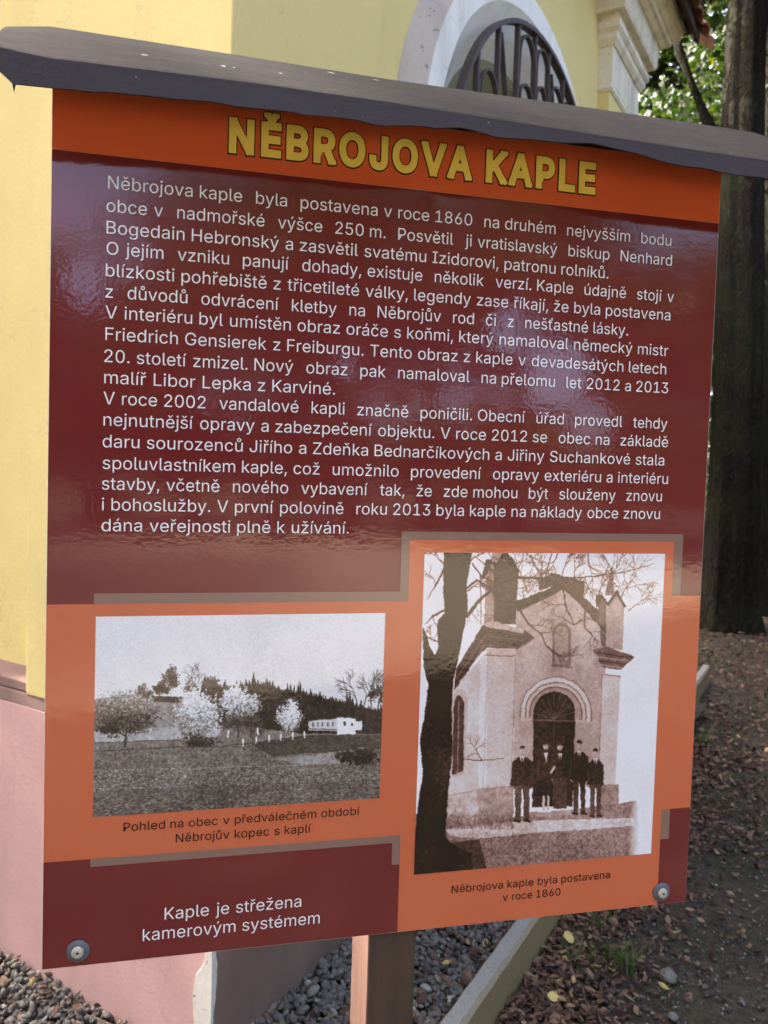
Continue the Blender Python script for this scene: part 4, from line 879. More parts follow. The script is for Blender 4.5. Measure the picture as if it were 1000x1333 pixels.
# leafy trees rising past the cornice
for (x, y, z, s, lab) in ((3.6, 12.5, 6.4, 1.0, 'bright leafy tree showing between chapel cornice and thick trunk'), (5.4, 17.5, 8.2, 1.35, 'taller leafy tree rising beyond the bright leafy one'), (2.2, 14.5, 7.2, 1.2, 'leafy tree mostly hidden behind the chapel roof')):
    tree(x, y, .16, z + 2, [(0, 0, z, 1.9 * s, 1.7 * s, 1.9 * s), (.9 * s, -.3, z - 2.2 * s, 1.3 * s, 1.2 * s, 1.2 * s), (-.7 * s, .2, z - 1.6 * s, 1.1 * s, 1.1 * s, 1.0 * s)], 14000, 0.105 * s, lab, 'leafy trees beyond the cornice', 'leaf', 75)
# undergrowth and the far wood
def shrub(x, y, s, n, label, i=0):
    t = empty('shrub', (x, y, 0), 0, label, 'shrub', 'shrubs in the shaded wood')
    m = MB()
    for k in range(5):
        a = random.uniform(0, 6.28); m.tube([(0, 0, -.05), (.15 * s * math.cos(a), .15 * s * math.sin(a), .5 * s), (.4 * s * math.cos(a), .4 * s * math.sin(a), 1.1 * s)], [.02, .014, .006], 5)
    m.obj('stem', M['bark'], t); crown(t, [(0, 0, .9 * s, .9 * s, .9 * s, .8 * s)], n, 0.11, M['leaf_dark' if i % 2 else 'leaf'], 22)
for i, (x, y, s) in enumerate(((7.2, 12.6, 1.0), (8.4, 14.2, 1.3), (6.2, 16.5, 1.4), (9.8, 15.5, 1.5), (5.2, 13.6, .9), (10.8, 18, 1.7), (8.2, 19, 1.7), (12.5, 20.5, 1.9), (6.6, 21.5, 1.8), (10, 23, 2.0), (14, 24, 2.1))):
    shrub(x, y, s, 3600, 'dark leafy shrub on the shaded forest floor', i)
def far_wood():
    P = []
    n = 60000; az = rng.uniform(-25, 75, n); d = rng.uniform(34, 48, n); z = 12 * rng.random(n) ** 0.8
    gap = fbm(64, 256, 12, 3, 31)[(z / 12 * 62).astype(int), ((az + 25) / 100 * 254).astype(int)]
    k = gap + 0.25 * rng.random(n) - 0.03 * np.clip(z - 6, 0, 9) > 0.42
    P = np.c_[d * np.sin(np.radians(az)), d * np.cos(np.radians(az)), z][k]; s = rng.uniform(.3, .7, len(P))
    scatter('distant_wood', CARDV, CARDF, P, np.c_[s, s, s], .9, M['leaf_dark'], 0, False)
far_wood()
# trees standing behind the photographer: they shade the board and mirror in its glossy film
HOLES = [(142, 8.0, 2.6), (145, 11.5, 2.0), (139, 4.5, 2.0), (158, 8.5, 0.8), (152, 6, 0.7), (177, 13, 1.6), (166, 4, 0.7)]
back = [(102, 17, 7), (110, 20, 8), (118, 16, 7), (127, 19, 8), (135, 16, 7.5), (143, 20, 12), (150, 16.5, 10), (156, 20, 12), (162, 17, 10), (169, 20, 9.5), (176, 18, 7.0), (183, 20, 7.4), (191, 17, 7.6), (200, 20, 9.0), (210, 16, 8.5), (222, 13, 8.0), (236, 14, 8.0)]
place = ['far left of', 'left of', 'behind and left of', 'straight behind', 'behind and right of', 'right of']
for i, (az, d, h) in enumerate(back):
    x, y = d * math.sin(R(az)), d * math.cos(R(az))
    tree(x, y, .2, h * .9, [(0, 0, h * .66, 2.9, 2.9, h * .30), (rng.uniform(-1, 1), rng.uniform(-1, 1), 2.2, 2.6, 2.6, 1.6)], 7000, 0.28, 'broad leafy tree of the grove facing the printed side of the board', 'trees in the grove facing the board', 'leaf', 60, holes=HOLES)
for i, (az, d, h) in enumerate(((243, 15, 9), (254, 16, 11.5), (265, 17, 12), (276, 15, 11), (287, 17, 12.5), (298, 16, 10.5), (309, 17, 12))):  # added out of view to dim the left wall
    tree(d * math.sin(R(az)), d * math.cos(R(az)), .2, h * .9, [(0, 0, h * .62, 2.9, 2.9, h * .34), (0, 0, 2.2, 2.7, 2.7, 1.9)], 14000, 0.28, 'unseen broad tree added left of the chapel to dim the left wall', 'unseen trees added to cut light from the left', 'leaf', 60)
for i, (x, y, h) in enumerate(((-6.3, -3.2, 9), (-5.6, -7.2, 9.5))):  # added out of view to shade the pale ground mirrored in the film
    tree(x, y, .22, h, [(0, 0, h * .66, 2.5, 2.5, h * .28)], 8000, 0.24, 'unseen round-headed tree added to shade the pale bounce ground', 'unseen trees added to cut light from the left', 'leaf', 50)
tree(-10.4, 6.3, .2, 11, [(0, 0, 11.2, 3.2, 3.2, 2.8)], 4200, 0.24, 'tall thin-crowned unseen tree added to dapple the sun on the left wall of the chapel', 'unseen trees added to cut light from the left', 'leaf', 60)  # sparse crown added across the sun to break its light on wall and gravel
for i, (x, y, s_) in enumerate(((3.7, 0.4, 1.0), (4.1, 1.4, 1.15), (4.7, 0.4, 1.2), (5.0, 1.7, 1.3), (4.6, -.7, 1.1), (3.4, 1.2, .8))):  # low screen added out of view to darken the plinth and kerb
    t = empty('shade_shrub', (x, y, 0), 0, 'dense unseen shrub added right of the board to shade the lower wall', 'shrub', 'unseen shrubs added to shade the lower wall')
    m = MB()
    for k in range(4): a = 1.57 * k; m.tube([(0, 0, -.05), (.15 * math.cos(a), .15 * math.sin(a), .6), (.4 * math.cos(a), .4 * math.sin(a), 1.2)], [.02, .014, .006], 5)
    m.obj('stem', M['bark'], t); crown(t, [(0, 0, .85 * s_, .7 * s_, .7 * s_, .85 * s_)], 3500, 0.12, M['leaf_dark'], 30)
# added trees: right-hand ones darken the plinth, those behind the chapel block the sun
for i, (x, y, h, n) in enumerate(((9.5, 1.8, 5.5, 6000), (10.5, -1.5, 5.5, 6000), (8.6, 5.9, 7, 8000), (11.0, 3.6, 7, 7000), (9.5, 8.5, 9, 8000))):
    tree(x, y, .2, h, [(0, 0, h * .62, 2.6, 2.6, h * .33), (0, 0, 1.8, 2.3, 2.3, 1.7)], n, 0.26, 'unseen broad tree added right of the path to darken the lower wall', 'unseen trees added on the right to darken the lower wall', 'leaf_dark', 50)
for i, (x, y, h, n) in enumerate(((1.3, 11.0, 7.5, 8000), (-1.5, 11.8, 10, 9000), (-5.0, 13.0, 13, 9000), (-1.6, 9.3, 8.5, 9000), (-4.2, 9.6, 10, 9000))):
    tree(x, y, .2, h, [(0, 0, h * .62, min(1.9 + .5 * i, 2.6), 2.0, h * .36)], n, 0.2, 'leafy tree added behind the chapel to keep sun off the trunk and litter', 'trees added behind the chapel to block the sun', 'leaf', 50)

# ------------------------------------------------------------ information board
SBX, SBY = 0.0277, 0.9129
sign = empty('information_board', (SBX, SBY, 0), math.atan2(0.2186, 0.9758), 'maroon and orange information board with Czech text and two old photographs on a wooden post', 'information board')
BZ, ROLL = 1.046, 0.0047
def XF(p):      # p = (u, off, v): across the board, out towards the reader, up from its lower edge
    u, off, v = p; return (u - 0.4, -off, BZ + v + ROLL * u)
def S_(m, name, mat, parent=None, **k): return m.obj(name, mat, parent or sign, xf=XF, **k)
BW, BH = 0.80, 0.965
m = MB(); m.box(0, BW, -0.0035, 0, 0, BH); S_(m, 'panel', M['panel'], bevel=0.0006)
def sheet(name, x0, x1, z0, z1, off, mat, uv=False, parent=None):
    m = MB(); m.add([(x0, off, z0), (x1, off, z0), (x1, off, z1), (x0, off, z1)], [(0, 1, 2, 3)]); o = S_(m, name, mat, parent)
    if uv:
        l = o.data.uv_layers.new(name='UVMap')
        for i, c in enumerate(((0, 0), (1, 0), (1, 1), (0, 1))): l.data[i].uv = c
    return o
e = 0.0008
sheet('maroon_film', e, BW - e, e, 0.8903, 0.0003, M['maroon'])
sheet('header_band', e, BW - e, 0.8905, BH - .001, 0.0004, M['header'])
def field(name, pts, off, mat):
    """one outline, flat"""
    m = MB(); m.add([(x, off, z) for x, z in pts], [tuple(range(len(pts)))]); return S_(m, name, mat)
field('orange_field', [(e, .1215), (.4045, .1215), (.4045, e), (.757, e), (.757, .1285), (BW - e, .1285), (BW - e, .4105), (.757, .4105), (.757, .4805), (.4045, .4805), (.4045, .4068), (e, .4068)], 0.0006, M['orange'])
field('grey_band', [(.0492, .4068), (.4045, .4068), (.4045, .4805), (.757, .4805), (.757, .4105), (.7695, .4105), (.7695, .4905), (.394, .4905), (.394, .4185), (.0492, .4185)], 0.0007, M['band'])
field('grey_band', [(.0496, .1125), (.3945, .1125), (.3945, .0852), (.4045, .0852), (.4045, .1215), (.0496, .1215)], 0.0007, M['band'])
field('grey_band', [(.757, .0885), (.7695, .0885), (.7695, .1285), (.757, .1285)], 0.0007, M['band'])
field('lower_right_field', [(.7571, e), (BW - e, e), (BW - e, .1284), (.7571, .1284)], 0.00065, M['maroon'])
M['village'] = film('village_print', None, paint_village()); M['chapelprint'] = film('chapel_print', None, paint_chapel())
sheet('village_photograph', 0.0515, 0.3768, 0.169, 0.393, 0.0010, M['village'], True)
sheet('chapel_photograph', 0.4228, 0.7443, 0.0708, 0.4652, 0.0010, M['chapelprint'], True)

# letter shapes of a plain grotesque: for each character its advance width and its outlines, in thousandths of the type size
LETTERS = "ABEFGHIJKLNOPRSTVZabcdeghijklmnoprstuvxyz0123568.,áéíúýčĚěňřšťůž"
OUTLINES = [
(480, [[16,0,201,509,276,509,463,0,395,0,287,302,264,372,232,478,245,478,213,371,191,302,85,0],[110,142,110,199,370,199,370,142]]),
(456, [[60,0,60,509,241,509,274,507,304,501,329,491,350,477,367,461,381,442,390,421,396,398,398,374,397,353,393,336,387,320,378,307,368,295,356,286,343,278,329,272,315,267,315,262,331,260,347,254,363,245,378,234,391,220,402,203,411,184,416,161,418,136,416,111,410,88,400,67,386,48,368,31,344,18,317,8,284,2,247,0],[125,57,245,57,281,60,309,67,330,80,344,96,353,115,355,137,354,153,350,169,342,184,333,197,320,209,306,218,289,225,269,229,248,231,125,231],[125,285,238,285,256,287,273,290,288,296,302,304,314,314,323,326,330,340,335,355,336,372,333,393,326,412,313,429,294,442,270,449,240,452,125,452]]),
(419, [[60,0,60,509,372,509,372,452,125,452,125,286,355,286,355,229,125,229,125,57,375,57,375,0]]),
(410, [[60,0,60,509,369,509,369,452,125,452,125,278,346,278,346,221,125,221,125,0]]),
(520, [[269,-7,242,-6,217,-2,193,5,171,14,149,25,130,39,112,55,96,73,82,93,69,116,59,140,51,166,45,194,41,223,40,254,41,285,45,315,51,343,59,369,69,393,82,415,96,436,112,454,129,470,149,484,170,495,192,504,215,510,239,514,265,516,291,514,316,510,340,504,363,494,384,483,403,469,421,453,436,436,449,416,460,395,468,373,474,349,408,349,402,365,395,379,387,393,378,406,368,417,356,427,344,436,330,443,315,448,300,453,283,455,265,456,236,453,209,445,183,432,160,414,141,392,125,364,117,345,111,325,107,303,104,279,103,254,104,229,107,206,111,184,117,163,125,145,141,117,161,95,184,76,210,63,238,56,269,53,296,55,322,61,345,71,365,85,382,102,396,123,407,147,413,173,415,202,434,199,283,199,283,256,478,256,478,200,477,176,474,152,468,131,461,110,451,91,439,73,426,57,411,43,395,30,377,19,357,10,337,2,315,-3,292,-6]]),
(517, [[60,0,60,509,125,509,125,289,392,289,392,509,457,509,457,0,392,0,392,232,125,232,125,0]]),
(300, [[31,0,31,57,118,57,118,452,31,452,31,509,269,509,269,452,183,452,183,57,269,57,269,0]]),
(396, [[185,-7,159,-5,135,0,113,7,93,19,75,33,60,50,48,70,40,92,35,118,33,145,33,173,98,173,98,145,100,117,108,93,122,74,139,61,160,53,185,50,209,53,230,61,248,74,261,93,269,117,272,145,272,509,336,509,336,145,335,118,330,92,321,70,309,50,294,33,276,19,256,7,235,0,211,-5]]),
(467, [[104,145,104,216,139,261,174,303,212,344,364,509,448,509,231,276,228,276],[60,0,60,509,125,509,125,334,124,225,125,193,125,0],[372,0,188,259,228,309,449,0]]),
(393, [[60,0,60,509,125,509,125,57,361,57,361,0]]),
(523, [[60,0,60,509,136,509,343,183,363,151,388,107,414,55,405,54,401,108,399,157,399,195,399,509,463,509,463,0,387,0,202,290,177,331,148,381,108,452,119,454,122,384,124,328,125,291,125,0]]),
(533, [[267,-7,241,-6,217,-2,194,5,171,13,150,25,131,39,113,55,97,73,82,93,70,115,59,140,51,166,45,193,41,223,40,254,41,285,45,315,51,343,59,369,70,393,82,415,97,436,113,454,131,470,150,484,171,495,194,504,217,510,241,514,267,516,293,514,317,510,340,504,363,495,384,484,403,470,421,454,437,436,451,415,464,393,474,369,482,343,488,315,492,285,493,254,492,223,488,193,482,166,474,140,464,115,451,93,437,73,421,55,403,39,384,25,363,13,340,5,317,-2,293,-6],[267,53,296,55,324,63,349,76,372,94,392,116,408,144,416,163,422,183,427,205,429,229,430,254,429,279,427,303,422,325,416,346,408,365,392,392,372,415,349,433,324,446,296,453,267,456,237,453,210,445,184,433,161,415,142,392,125,364,117,345,111,325,107,303,104,279,103,254,104,229,107,205,111,183,117,163,125,144,142,117,161,94,184,76,210,63,237,55]]),
(445, [[60,0,60,509,235,509,272,506,305,499,332,487,356,471,375,452,390,430,400,404,407,377,409,348,407,318,400,291,390,265,375,243,356,223,332,207,305,195,272,188,235,186,109,186,109,242,233,242,257,244,279,248,297,256,312,266,324,279,333,294,339,310,343,328,344,348,343,367,339,385,333,402,324,416,312,428,297,439,279,446,257,451,232,452,125,452,125,0]]),
(449, [[60,0,60,509,236,509,273,506,305,500,333,489,356,473,376,455,390,433,401,408,407,381,409,352,407,323,401,296,390,271,376,250,356,232,333,217,305,206,273,200,236,198,96,198,96,255,234,255,258,256,280,260,298,267,313,276,325,287,334,300,340,316,344,333,345,352,344,371,340,389,334,405,325,419,313,430,298,440,279,446,258,451,233,452,125,452,125,0],[353,0,230,229,303,229,428,0]]),
(447, [[224,-9,188,-7,156,-1,128,9,102,23,81,40,64,60,51,83,42,109,38,137,104,137,108,118,114,102,123,88,136,76,150,66,166,59,185,53,204,50,224,49,246,50,267,54,286,60,303,69,317,79,329,92,338,106,344,122,346,139,344,154,340,168,332,179,322,189,310,197,296,205,245,222,184,239,160,247,138,256,118,266,101,277,86,289,67,313,56,341,52,372,54,400,62,425,75,448,92,468,113,484,138,498,165,508,195,514,227,516,259,514,289,508,316,498,340,484,360,468,377,449,390,427,398,403,401,378,337,378,332,402,320,421,302,437,280,449,254,456,225,459,204,457,185,454,167,448,152,440,139,430,129,418,121,405,117,391,115,376,117,359,122,345,131,334,142,324,155,315,169,308,212,293,264,279,312,264,328,256,344,248,359,238,372,226,384,213,395,198,402,180,407,161,408,139,406,112,399,87,386,64,370,43,349,25,323,11,306,4,288,-2,268,-6,246,-8]]),
(449, [[32,452,32,509,417,509,417,452,257,452,257,0,193,0,193,452]]),
(480, [[204,0,16,509,84,509,192,206,215,137,248,31,235,31,267,138,290,206,395,509,463,509,278,0]]),
(438, [[42,0,42,46,273,385,306,431,341,476,348,454,285,452,223,452,40,452,40,509,397,509,397,462,169,129,134,81,97,33,90,54,152,57,214,57,399,57,399,0]]),
(389, [[160,-9,137,-7,115,-3,94,5,76,15,60,29,48,45,38,63,32,84,30,108,32,128,36,146,43,161,53,174,64,184,78,193,92,200,108,206,125,211,178,220,234,227,247,229,257,231,265,235,271,240,274,246,276,255,276,257,275,272,272,285,267,297,260,307,251,315,240,322,227,327,212,330,196,331,178,330,163,327,149,322,137,316,127,309,118,301,110,292,104,283,100,274,41,291,51,313,64,331,79,346,95,358,114,368,133,375,153,380,173,383,194,384,239,379,255,375,271,369,286,360,300,350,312,336,322,320,330,301,335,278,337,251,337,0,277,0,277,52,272,52,252,25,242,16,229,8,215,1,199,-4,181,-7],[170,45,192,47,211,51,228,59,242,68,254,80,263,93,270,108,274,122,276,138,276,190,259,182,231,176,200,171,175,168,134,159,122,153,112,147,103,139,97,130,93,118,92,105,93,93,96,82,102,72,109,64,119,57,130,52,142,48,156,46]]),
(424, [[229,-8,208,-7,189,-3,172,4,159,12,147,21,138,31,118,59,112,59,112,0,53,0,53,509,114,509,114,319,118,319,137,346,147,355,158,364,171,373,188,379,207,383,229,384,259,382,287,374,313,361,335,342,354,320,370,293,377,274,383,255,387,234,389,212,390,189,389,165,387,143,383,122,377,103,370,84,355,57,336,34,313,16,288,3,260,-6],[220,47,242,49,262,55,279,66,294,80,306,97,316,117,323,139,327,163,328,189,327,215,323,239,316,261,307,281,295,298,280,311,262,322,243,328,220,330,198,328,178,322,161,312,147,299,134,282,125,263,118,241,114,216,113,189,114,162,118,138,125,115,135,95,147,78,162,65,179,55,198,49]]),
(396, [[207,-8,174,-5,144,3,117,16,93,35,72,58,56,85,48,103,42,123,38,143,35,165,34,187,35,211,38,233,42,253,48,273,56,291,72,318,93,341,117,360,144,374,174,382,207,384,226,384,243,381,260,377,276,371,291,364,305,356,318,346,330,335,340,322,349,308,356,293,362,277,303,262,290,289,270,311,242,325,207,330,184,328,163,321,145,310,130,296,118,278,108,258,102,236,98,212,96,187,98,163,102,139,108,117,118,97,130,80,145,66,163,55,184,49,207,46,243,52,271,66,292,89,304,117,363,102,357,86,350,70,341,56,331,43,319,32,306,21,292,12,277,5,261,-1,244,-5,226,-7]]),
(424, [[195,-8,165,-6,137,3,111,16,89,34,70,57,55,84,47,103,42,122,37,143,35,165,34,189,35,212,37,234,42,255,47,274,55,293,70,320,89,342,112,361,137,374,165,382,196,384,218,383,237,379,253,373,267,364,278,355,287,346,306,319,311,319,311,509,372,509,372,0,313,0,313,59,307,59,287,31,277,21,266,12,252,4,236,-3,217,-7],[205,47,226,49,246,55,263,65,278,78,290,95,299,115,306,138,310,162,312,189,310,216,306,241,300,263,290,282,278,299,263,312,246,322,227,328,205,330,182,328,162,322,145,311,130,298,118,281,108,261,102,239,98,215,96,189,98,163,102,139,109,117,118,97,130,80,145,66,162,55,182,49]]),
(404, [[212,-8,177,-5,145,3,117,16,92,35,72,58,56,85,48,103,42,122,38,143,35,164,34,187,35,210,38,231,42,252,48,271,55,290,71,317,91,340,115,359,142,373,172,382,205,384,226,383,246,380,266,374,285,366,303,355,319,341,334,324,347,305,357,282,365,256,370,227,371,194,371,169,75,169,75,221,338,221,310,202,308,226,304,248,298,269,288,286,277,301,263,314,246,323,227,328,205,330,183,328,164,323,146,313,131,301,119,286,109,270,102,251,97,231,96,211,96,178,98,151,102,127,110,106,121,88,135,73,151,61,169,53,190,48,212,46,227,47,241,49,254,53,265,58,276,65,285,73,294,82,300,93,306,105,365,91,358,72,348,55,335,39,320,26,302,14,283,4,261,-3,237,-7]]),
(425, [[207,-151,180,-149,156,-146,134,-140,114,-132,97,-122,82,-110,70,-97,59,-84,51,-69,101,-41,122,-66,131,-74,142,-82,154,-88,169,-93,187,-96,207,-97,236,-95,261,-87,282,-75,298,-58,308,-34,311,-6,311,68,306,68,287,41,277,32,266,23,252,16,236,10,217,6,195,5,165,7,138,14,113,27,90,43,71,65,55,90,48,108,42,126,38,147,35,168,34,191,35,214,37,236,42,256,47,275,55,293,71,320,90,342,112,361,138,374,166,382,196,384,218,383,237,379,253,373,267,365,279,356,288,346,308,319,313,319,313,379,372,379,372,-9,370,-40,363,-67,350,-90,334,-109,314,-124,291,-136,265,-144,237,-149],[205,59,227,61,246,66,264,75,278,87,290,103,300,121,307,142,311,166,312,193,311,219,307,242,300,264,291,283,279,299,264,312,247,322,227,328,205,330,182,328,163,322,145,312,130,298,118,282,109,262,102,241,98,218,96,193,98,167,102,144,109,123,118,104,131,88,145,76,163,66,183,61]]),
(410, [[114,227,114,0,53,0,53,509,114,509,114,287,102,287,116,319,132,344,152,362,175,374,200,382,227,384,252,383,275,377,295,369,313,356,328,340,341,321,350,298,355,271,357,240,357,0,296,0,296,235,293,263,286,286,273,304,256,318,235,326,210,329,192,328,176,324,161,317,147,308,136,297,126,283,119,266,115,248]]),
(167, [[53,0,53,379,114,379,114,0],[84,443,73,444,63,448,54,455,47,463,43,472,41,483,43,494,47,504,54,512,63,518,73,522,84,524,95,522,105,518,114,512,121,504,125,494,126,483,125,472,121,463,114,455,105,448,95,444]]),
(167, [[53,379,114,379,114,-30,112,-52,108,-72,102,-90,92,-106,80,-119,65,-129,47,-137,27,-141,4,-143,-10,-143,-10,-87,2,-87,18,-85,31,-80,40,-72,47,-61,51,-46,53,-29],[83,443,72,444,62,448,53,455,47,463,42,472,41,483,42,494,47,504,53,512,62,518,72,522,83,524,95,522,105,518,114,512,120,504,125,494,126,483,125,472,120,463,114,455,105,448,95,444]]),
(381, [[110,137,110,212,121,212,284,379,360,379,184,199,177,199],[53,0,53,509,114,509,114,0],[294,0,148,186,191,229,372,0]]),
(189, [[139,-2,112,0,91,8,74,20,62,37,55,59,53,84,53,509,114,509,114,99,114,83,117,71,120,62,126,57,135,53,146,52,160,53,170,54,181,3,162,-1]]),
(610, [[53,0,53,379,112,379,112,295,108,295,114,314,122,331,132,346,144,358,158,368,172,376,187,382,203,385,219,386,245,383,268,375,287,361,303,342,314,320,321,295,312,295,318,312,326,329,337,343,350,356,364,366,381,375,398,381,417,385,437,386,458,385,478,380,497,372,514,361,529,346,541,328,550,307,555,283,557,255,557,0,496,0,496,254,493,279,485,298,473,313,456,323,438,329,419,330,402,329,387,326,374,320,363,312,353,302,345,290,340,277,336,263,335,247,335,0,274,0,274,260,272,280,265,297,253,311,238,322,220,328,199,330,185,329,171,326,158,320,145,312,135,302,126,289,119,274,115,257,114,238,114,0]]),
(410, [[114,227,114,0,53,0,53,379,112,379,112,287,102,287,116,319,132,344,152,362,175,374,200,382,227,384,252,383,275,377,295,369,313,356,328,340,341,321,350,298,355,271,357,240,357,0,296,0,296,235,293,263,286,286,273,304,256,318,235,326,210,329,192,328,176,324,161,317,147,308,136,297,126,283,119,266,115,248]]),
(415, [[207,-8,174,-5,144,3,117,16,93,35,72,58,56,85,48,103,42,123,38,143,35,165,34,187,35,211,38,233,42,253,48,273,56,291,72,318,93,341,117,360,144,374,174,382,207,384,241,382,271,374,299,360,323,341,343,318,359,291,367,273,373,253,378,233,380,211,381,187,380,165,378,143,373,123,367,103,359,85,343,58,323,35,299,16,271,3,241,-5],[207,46,231,49,252,55,270,66,285,80,298,97,307,117,314,139,318,163,319,187,318,212,314,236,307,258,298,278,285,296,270,310,252,321,231,328,207,330,184,328,163,321,145,310,130,296,118,278,108,258,102,236,98,212,96,187,98,163,102,139,108,117,118,97,130,80,145,66,163,55,184,49]]),
(424, [[53,-143,53,379,112,379,112,319,118,319,137,346,147,355,158,364,171,373,188,379,207,383,229,384,259,382,287,374,313,361,335,342,354,320,370,293,377,274,383,255,387,234,389,212,390,189,389,165,387,143,383,122,377,103,370,84,355,57,336,34,313,16,288,3,260,-6,229,-8,208,-7,189,-3,173,4,159,12,147,21,138,31,118,59,114,59,114,-143],[220,47,242,49,262,55,279,66,294,80,306,97,316,117,323,139,327,163,328,189,327,215,323,239,316,261,307,281,295,298,280,311,262,322,243,328,220,330,198,328,178,322,161,312,147,299,134,282,125,263,118,241,114,216,113,189,114,162,118,138,125,115,135,95,147,78,162,65,179,55,198,49]]),
(259, [[53,0,53,379,112,379,112,321,115,321,124,339,137,354,152,367,171,377,191,383,213,385,229,384,243,384,243,322,230,324,207,326,190,324,174,321,159,315,146,306,135,296,126,284,119,269,115,254,114,237,114,0]]),
(365, [[182,-8,157,-7,133,-3,112,3,93,12,76,24,62,38,50,54,41,73,36,94,94,107,101,87,111,72,124,60,141,52,160,47,181,45,206,47,227,53,244,62,258,74,265,88,268,103,266,115,262,126,254,136,243,144,229,150,212,155,149,170,118,180,92,192,72,208,58,227,50,249,47,274,49,295,55,314,65,332,79,347,95,360,115,370,137,378,161,383,187,384,212,383,234,379,254,372,271,363,286,352,299,339,309,324,318,308,324,290,268,277,262,291,254,304,243,316,228,325,210,331,187,333,166,331,147,326,131,317,119,305,111,292,109,277,110,264,115,253,124,243,136,235,152,229,172,223,229,209,261,200,287,187,306,171,320,153,328,131,331,107,329,85,323,65,312,47,298,31,281,18,260,6,236,-2,210,-7]]),
(227, [[204,379,204,327,6,327,6,379],[65,471,126,471,126,98,127,83,130,70,136,61,144,55,156,51,170,50,185,51,202,54,213,2,192,-3,168,-4,138,-1,113,7,92,21,77,41,68,64,65,93]]),
(410, [[182,-5,158,-3,135,2,115,11,97,23,82,39,69,59,60,82,54,109,53,139,53,379,114,379,114,144,116,117,124,94,137,75,154,61,175,53,200,50,218,51,234,55,249,62,263,71,274,83,283,97,290,113,295,132,296,153,296,379,357,379,357,0,298,0,298,92,307,92,294,60,277,35,257,17,234,5,209,-3]]),
(389, [[163,0,17,379,84,379,165,155,187,87,206,21,184,21,203,87,224,155,305,379,371,379,226,0]]),
(379, [[21,0,171,218,171,171,29,379,100,379,147,306,179,253,207,206,175,206,202,253,233,306,282,379,352,379,209,169,209,214,358,0,287,0,231,85,200,136,173,182,205,182,178,136,148,85,91,0]]),
(389, [[47,-139,61,-86,71,-87,83,-89,94,-90,104,-89,113,-86,122,-81,130,-74,138,-64,145,-51,151,-36,163,-1,17,379,84,379,165,155,187,87,206,21,184,21,202,87,224,155,305,379,371,379,204,-58,196,-77,187,-93,177,-107,165,-119,153,-128,139,-136,125,-141,109,-144,91,-145,65,-143]]),
(380, [[42,0,42,46,254,320,254,323,48,323,48,379,333,379,333,331,126,60,126,56,339,56,339,0]]),
(453, [[227,-7,205,-6,184,-2,165,4,147,13,130,24,115,38,101,53,89,71,78,91,69,113,61,138,55,164,51,192,49,222,48,254,49,286,51,316,55,344,61,370,69,395,78,417,89,437,101,455,115,471,130,484,147,496,165,504,184,511,205,514,227,516,249,514,269,511,288,504,306,496,323,484,338,471,352,455,364,437,375,417,384,395,392,370,398,344,402,316,404,286,405,254,404,222,402,192,398,164,392,138,384,113,375,91,364,71,352,53,339,38,323,24,307,13,289,4,269,-2,249,-6],[227,50,250,52,271,60,290,74,306,92,320,116,330,144,335,163,339,183,342,205,343,229,344,254,343,279,342,303,339,325,335,346,330,365,320,393,306,416,290,435,271,449,250,457,227,460,203,457,182,449,163,435,147,416,134,393,123,365,118,346,114,325,111,303,110,279,109,254,110,229,111,205,114,183,118,163,123,144,134,116,147,92,163,74,182,60,203,52]]),
(453, [[76,0,76,55,391,55,391,0],[276,509,276,0,212,0,212,448,209,448,86,358,86,427,198,509]]),
(453, [[64,0,64,47,234,229,282,282,294,298,303,312,311,327,316,341,319,356,320,371,319,389,315,405,308,419,298,431,287,441,273,449,258,455,241,458,224,460,205,458,188,454,172,447,159,438,148,427,139,413,132,398,128,381,127,362,66,362,68,391,75,418,86,442,102,464,121,482,143,496,168,507,196,513,225,516,254,513,281,507,306,497,328,482,346,465,361,445,372,423,379,398,381,372,380,354,377,336,371,318,363,299,351,280,336,259,267,180,153,60,153,57,389,57,389,0]]),
(453, [[218,-7,188,-5,159,1,133,10,108,22,88,38,70,57,57,79,48,104,44,132,109,132,112,115,118,100,126,87,137,76,150,66,165,59,182,54,200,51,219,50,239,51,258,55,275,61,291,69,304,80,315,93,323,108,328,125,329,145,328,163,323,180,316,196,306,211,292,223,275,234,254,241,229,246,201,248,157,248,157,299,288,448,288,452,70,452,70,509,372,509,372,461,211,278,211,289,247,290,279,286,308,276,333,262,354,244,371,222,383,198,391,173,393,145,390,116,383,90,370,66,354,45,333,27,309,12,281,2,251,-5]]),
(453, [[221,-7,192,-5,165,1,140,11,118,25,99,41,83,60,71,82,63,105,60,130,122,130,125,115,130,102,138,89,148,78,160,68,173,60,188,54,204,51,221,50,241,51,259,56,276,64,291,75,304,89,314,104,322,122,326,141,328,162,326,183,321,203,314,221,303,237,290,251,275,262,257,270,238,275,218,277,201,276,184,273,167,268,152,262,139,255,128,246,67,253,96,509,366,509,366,452,151,452,134,301,136,301,148,311,162,318,178,325,194,330,212,333,229,334,252,332,274,328,294,321,313,311,330,299,345,285,358,269,370,251,379,231,386,210,390,187,391,163,388,132,381,102,369,76,352,52,332,32,309,15,282,3,253,-4]]),
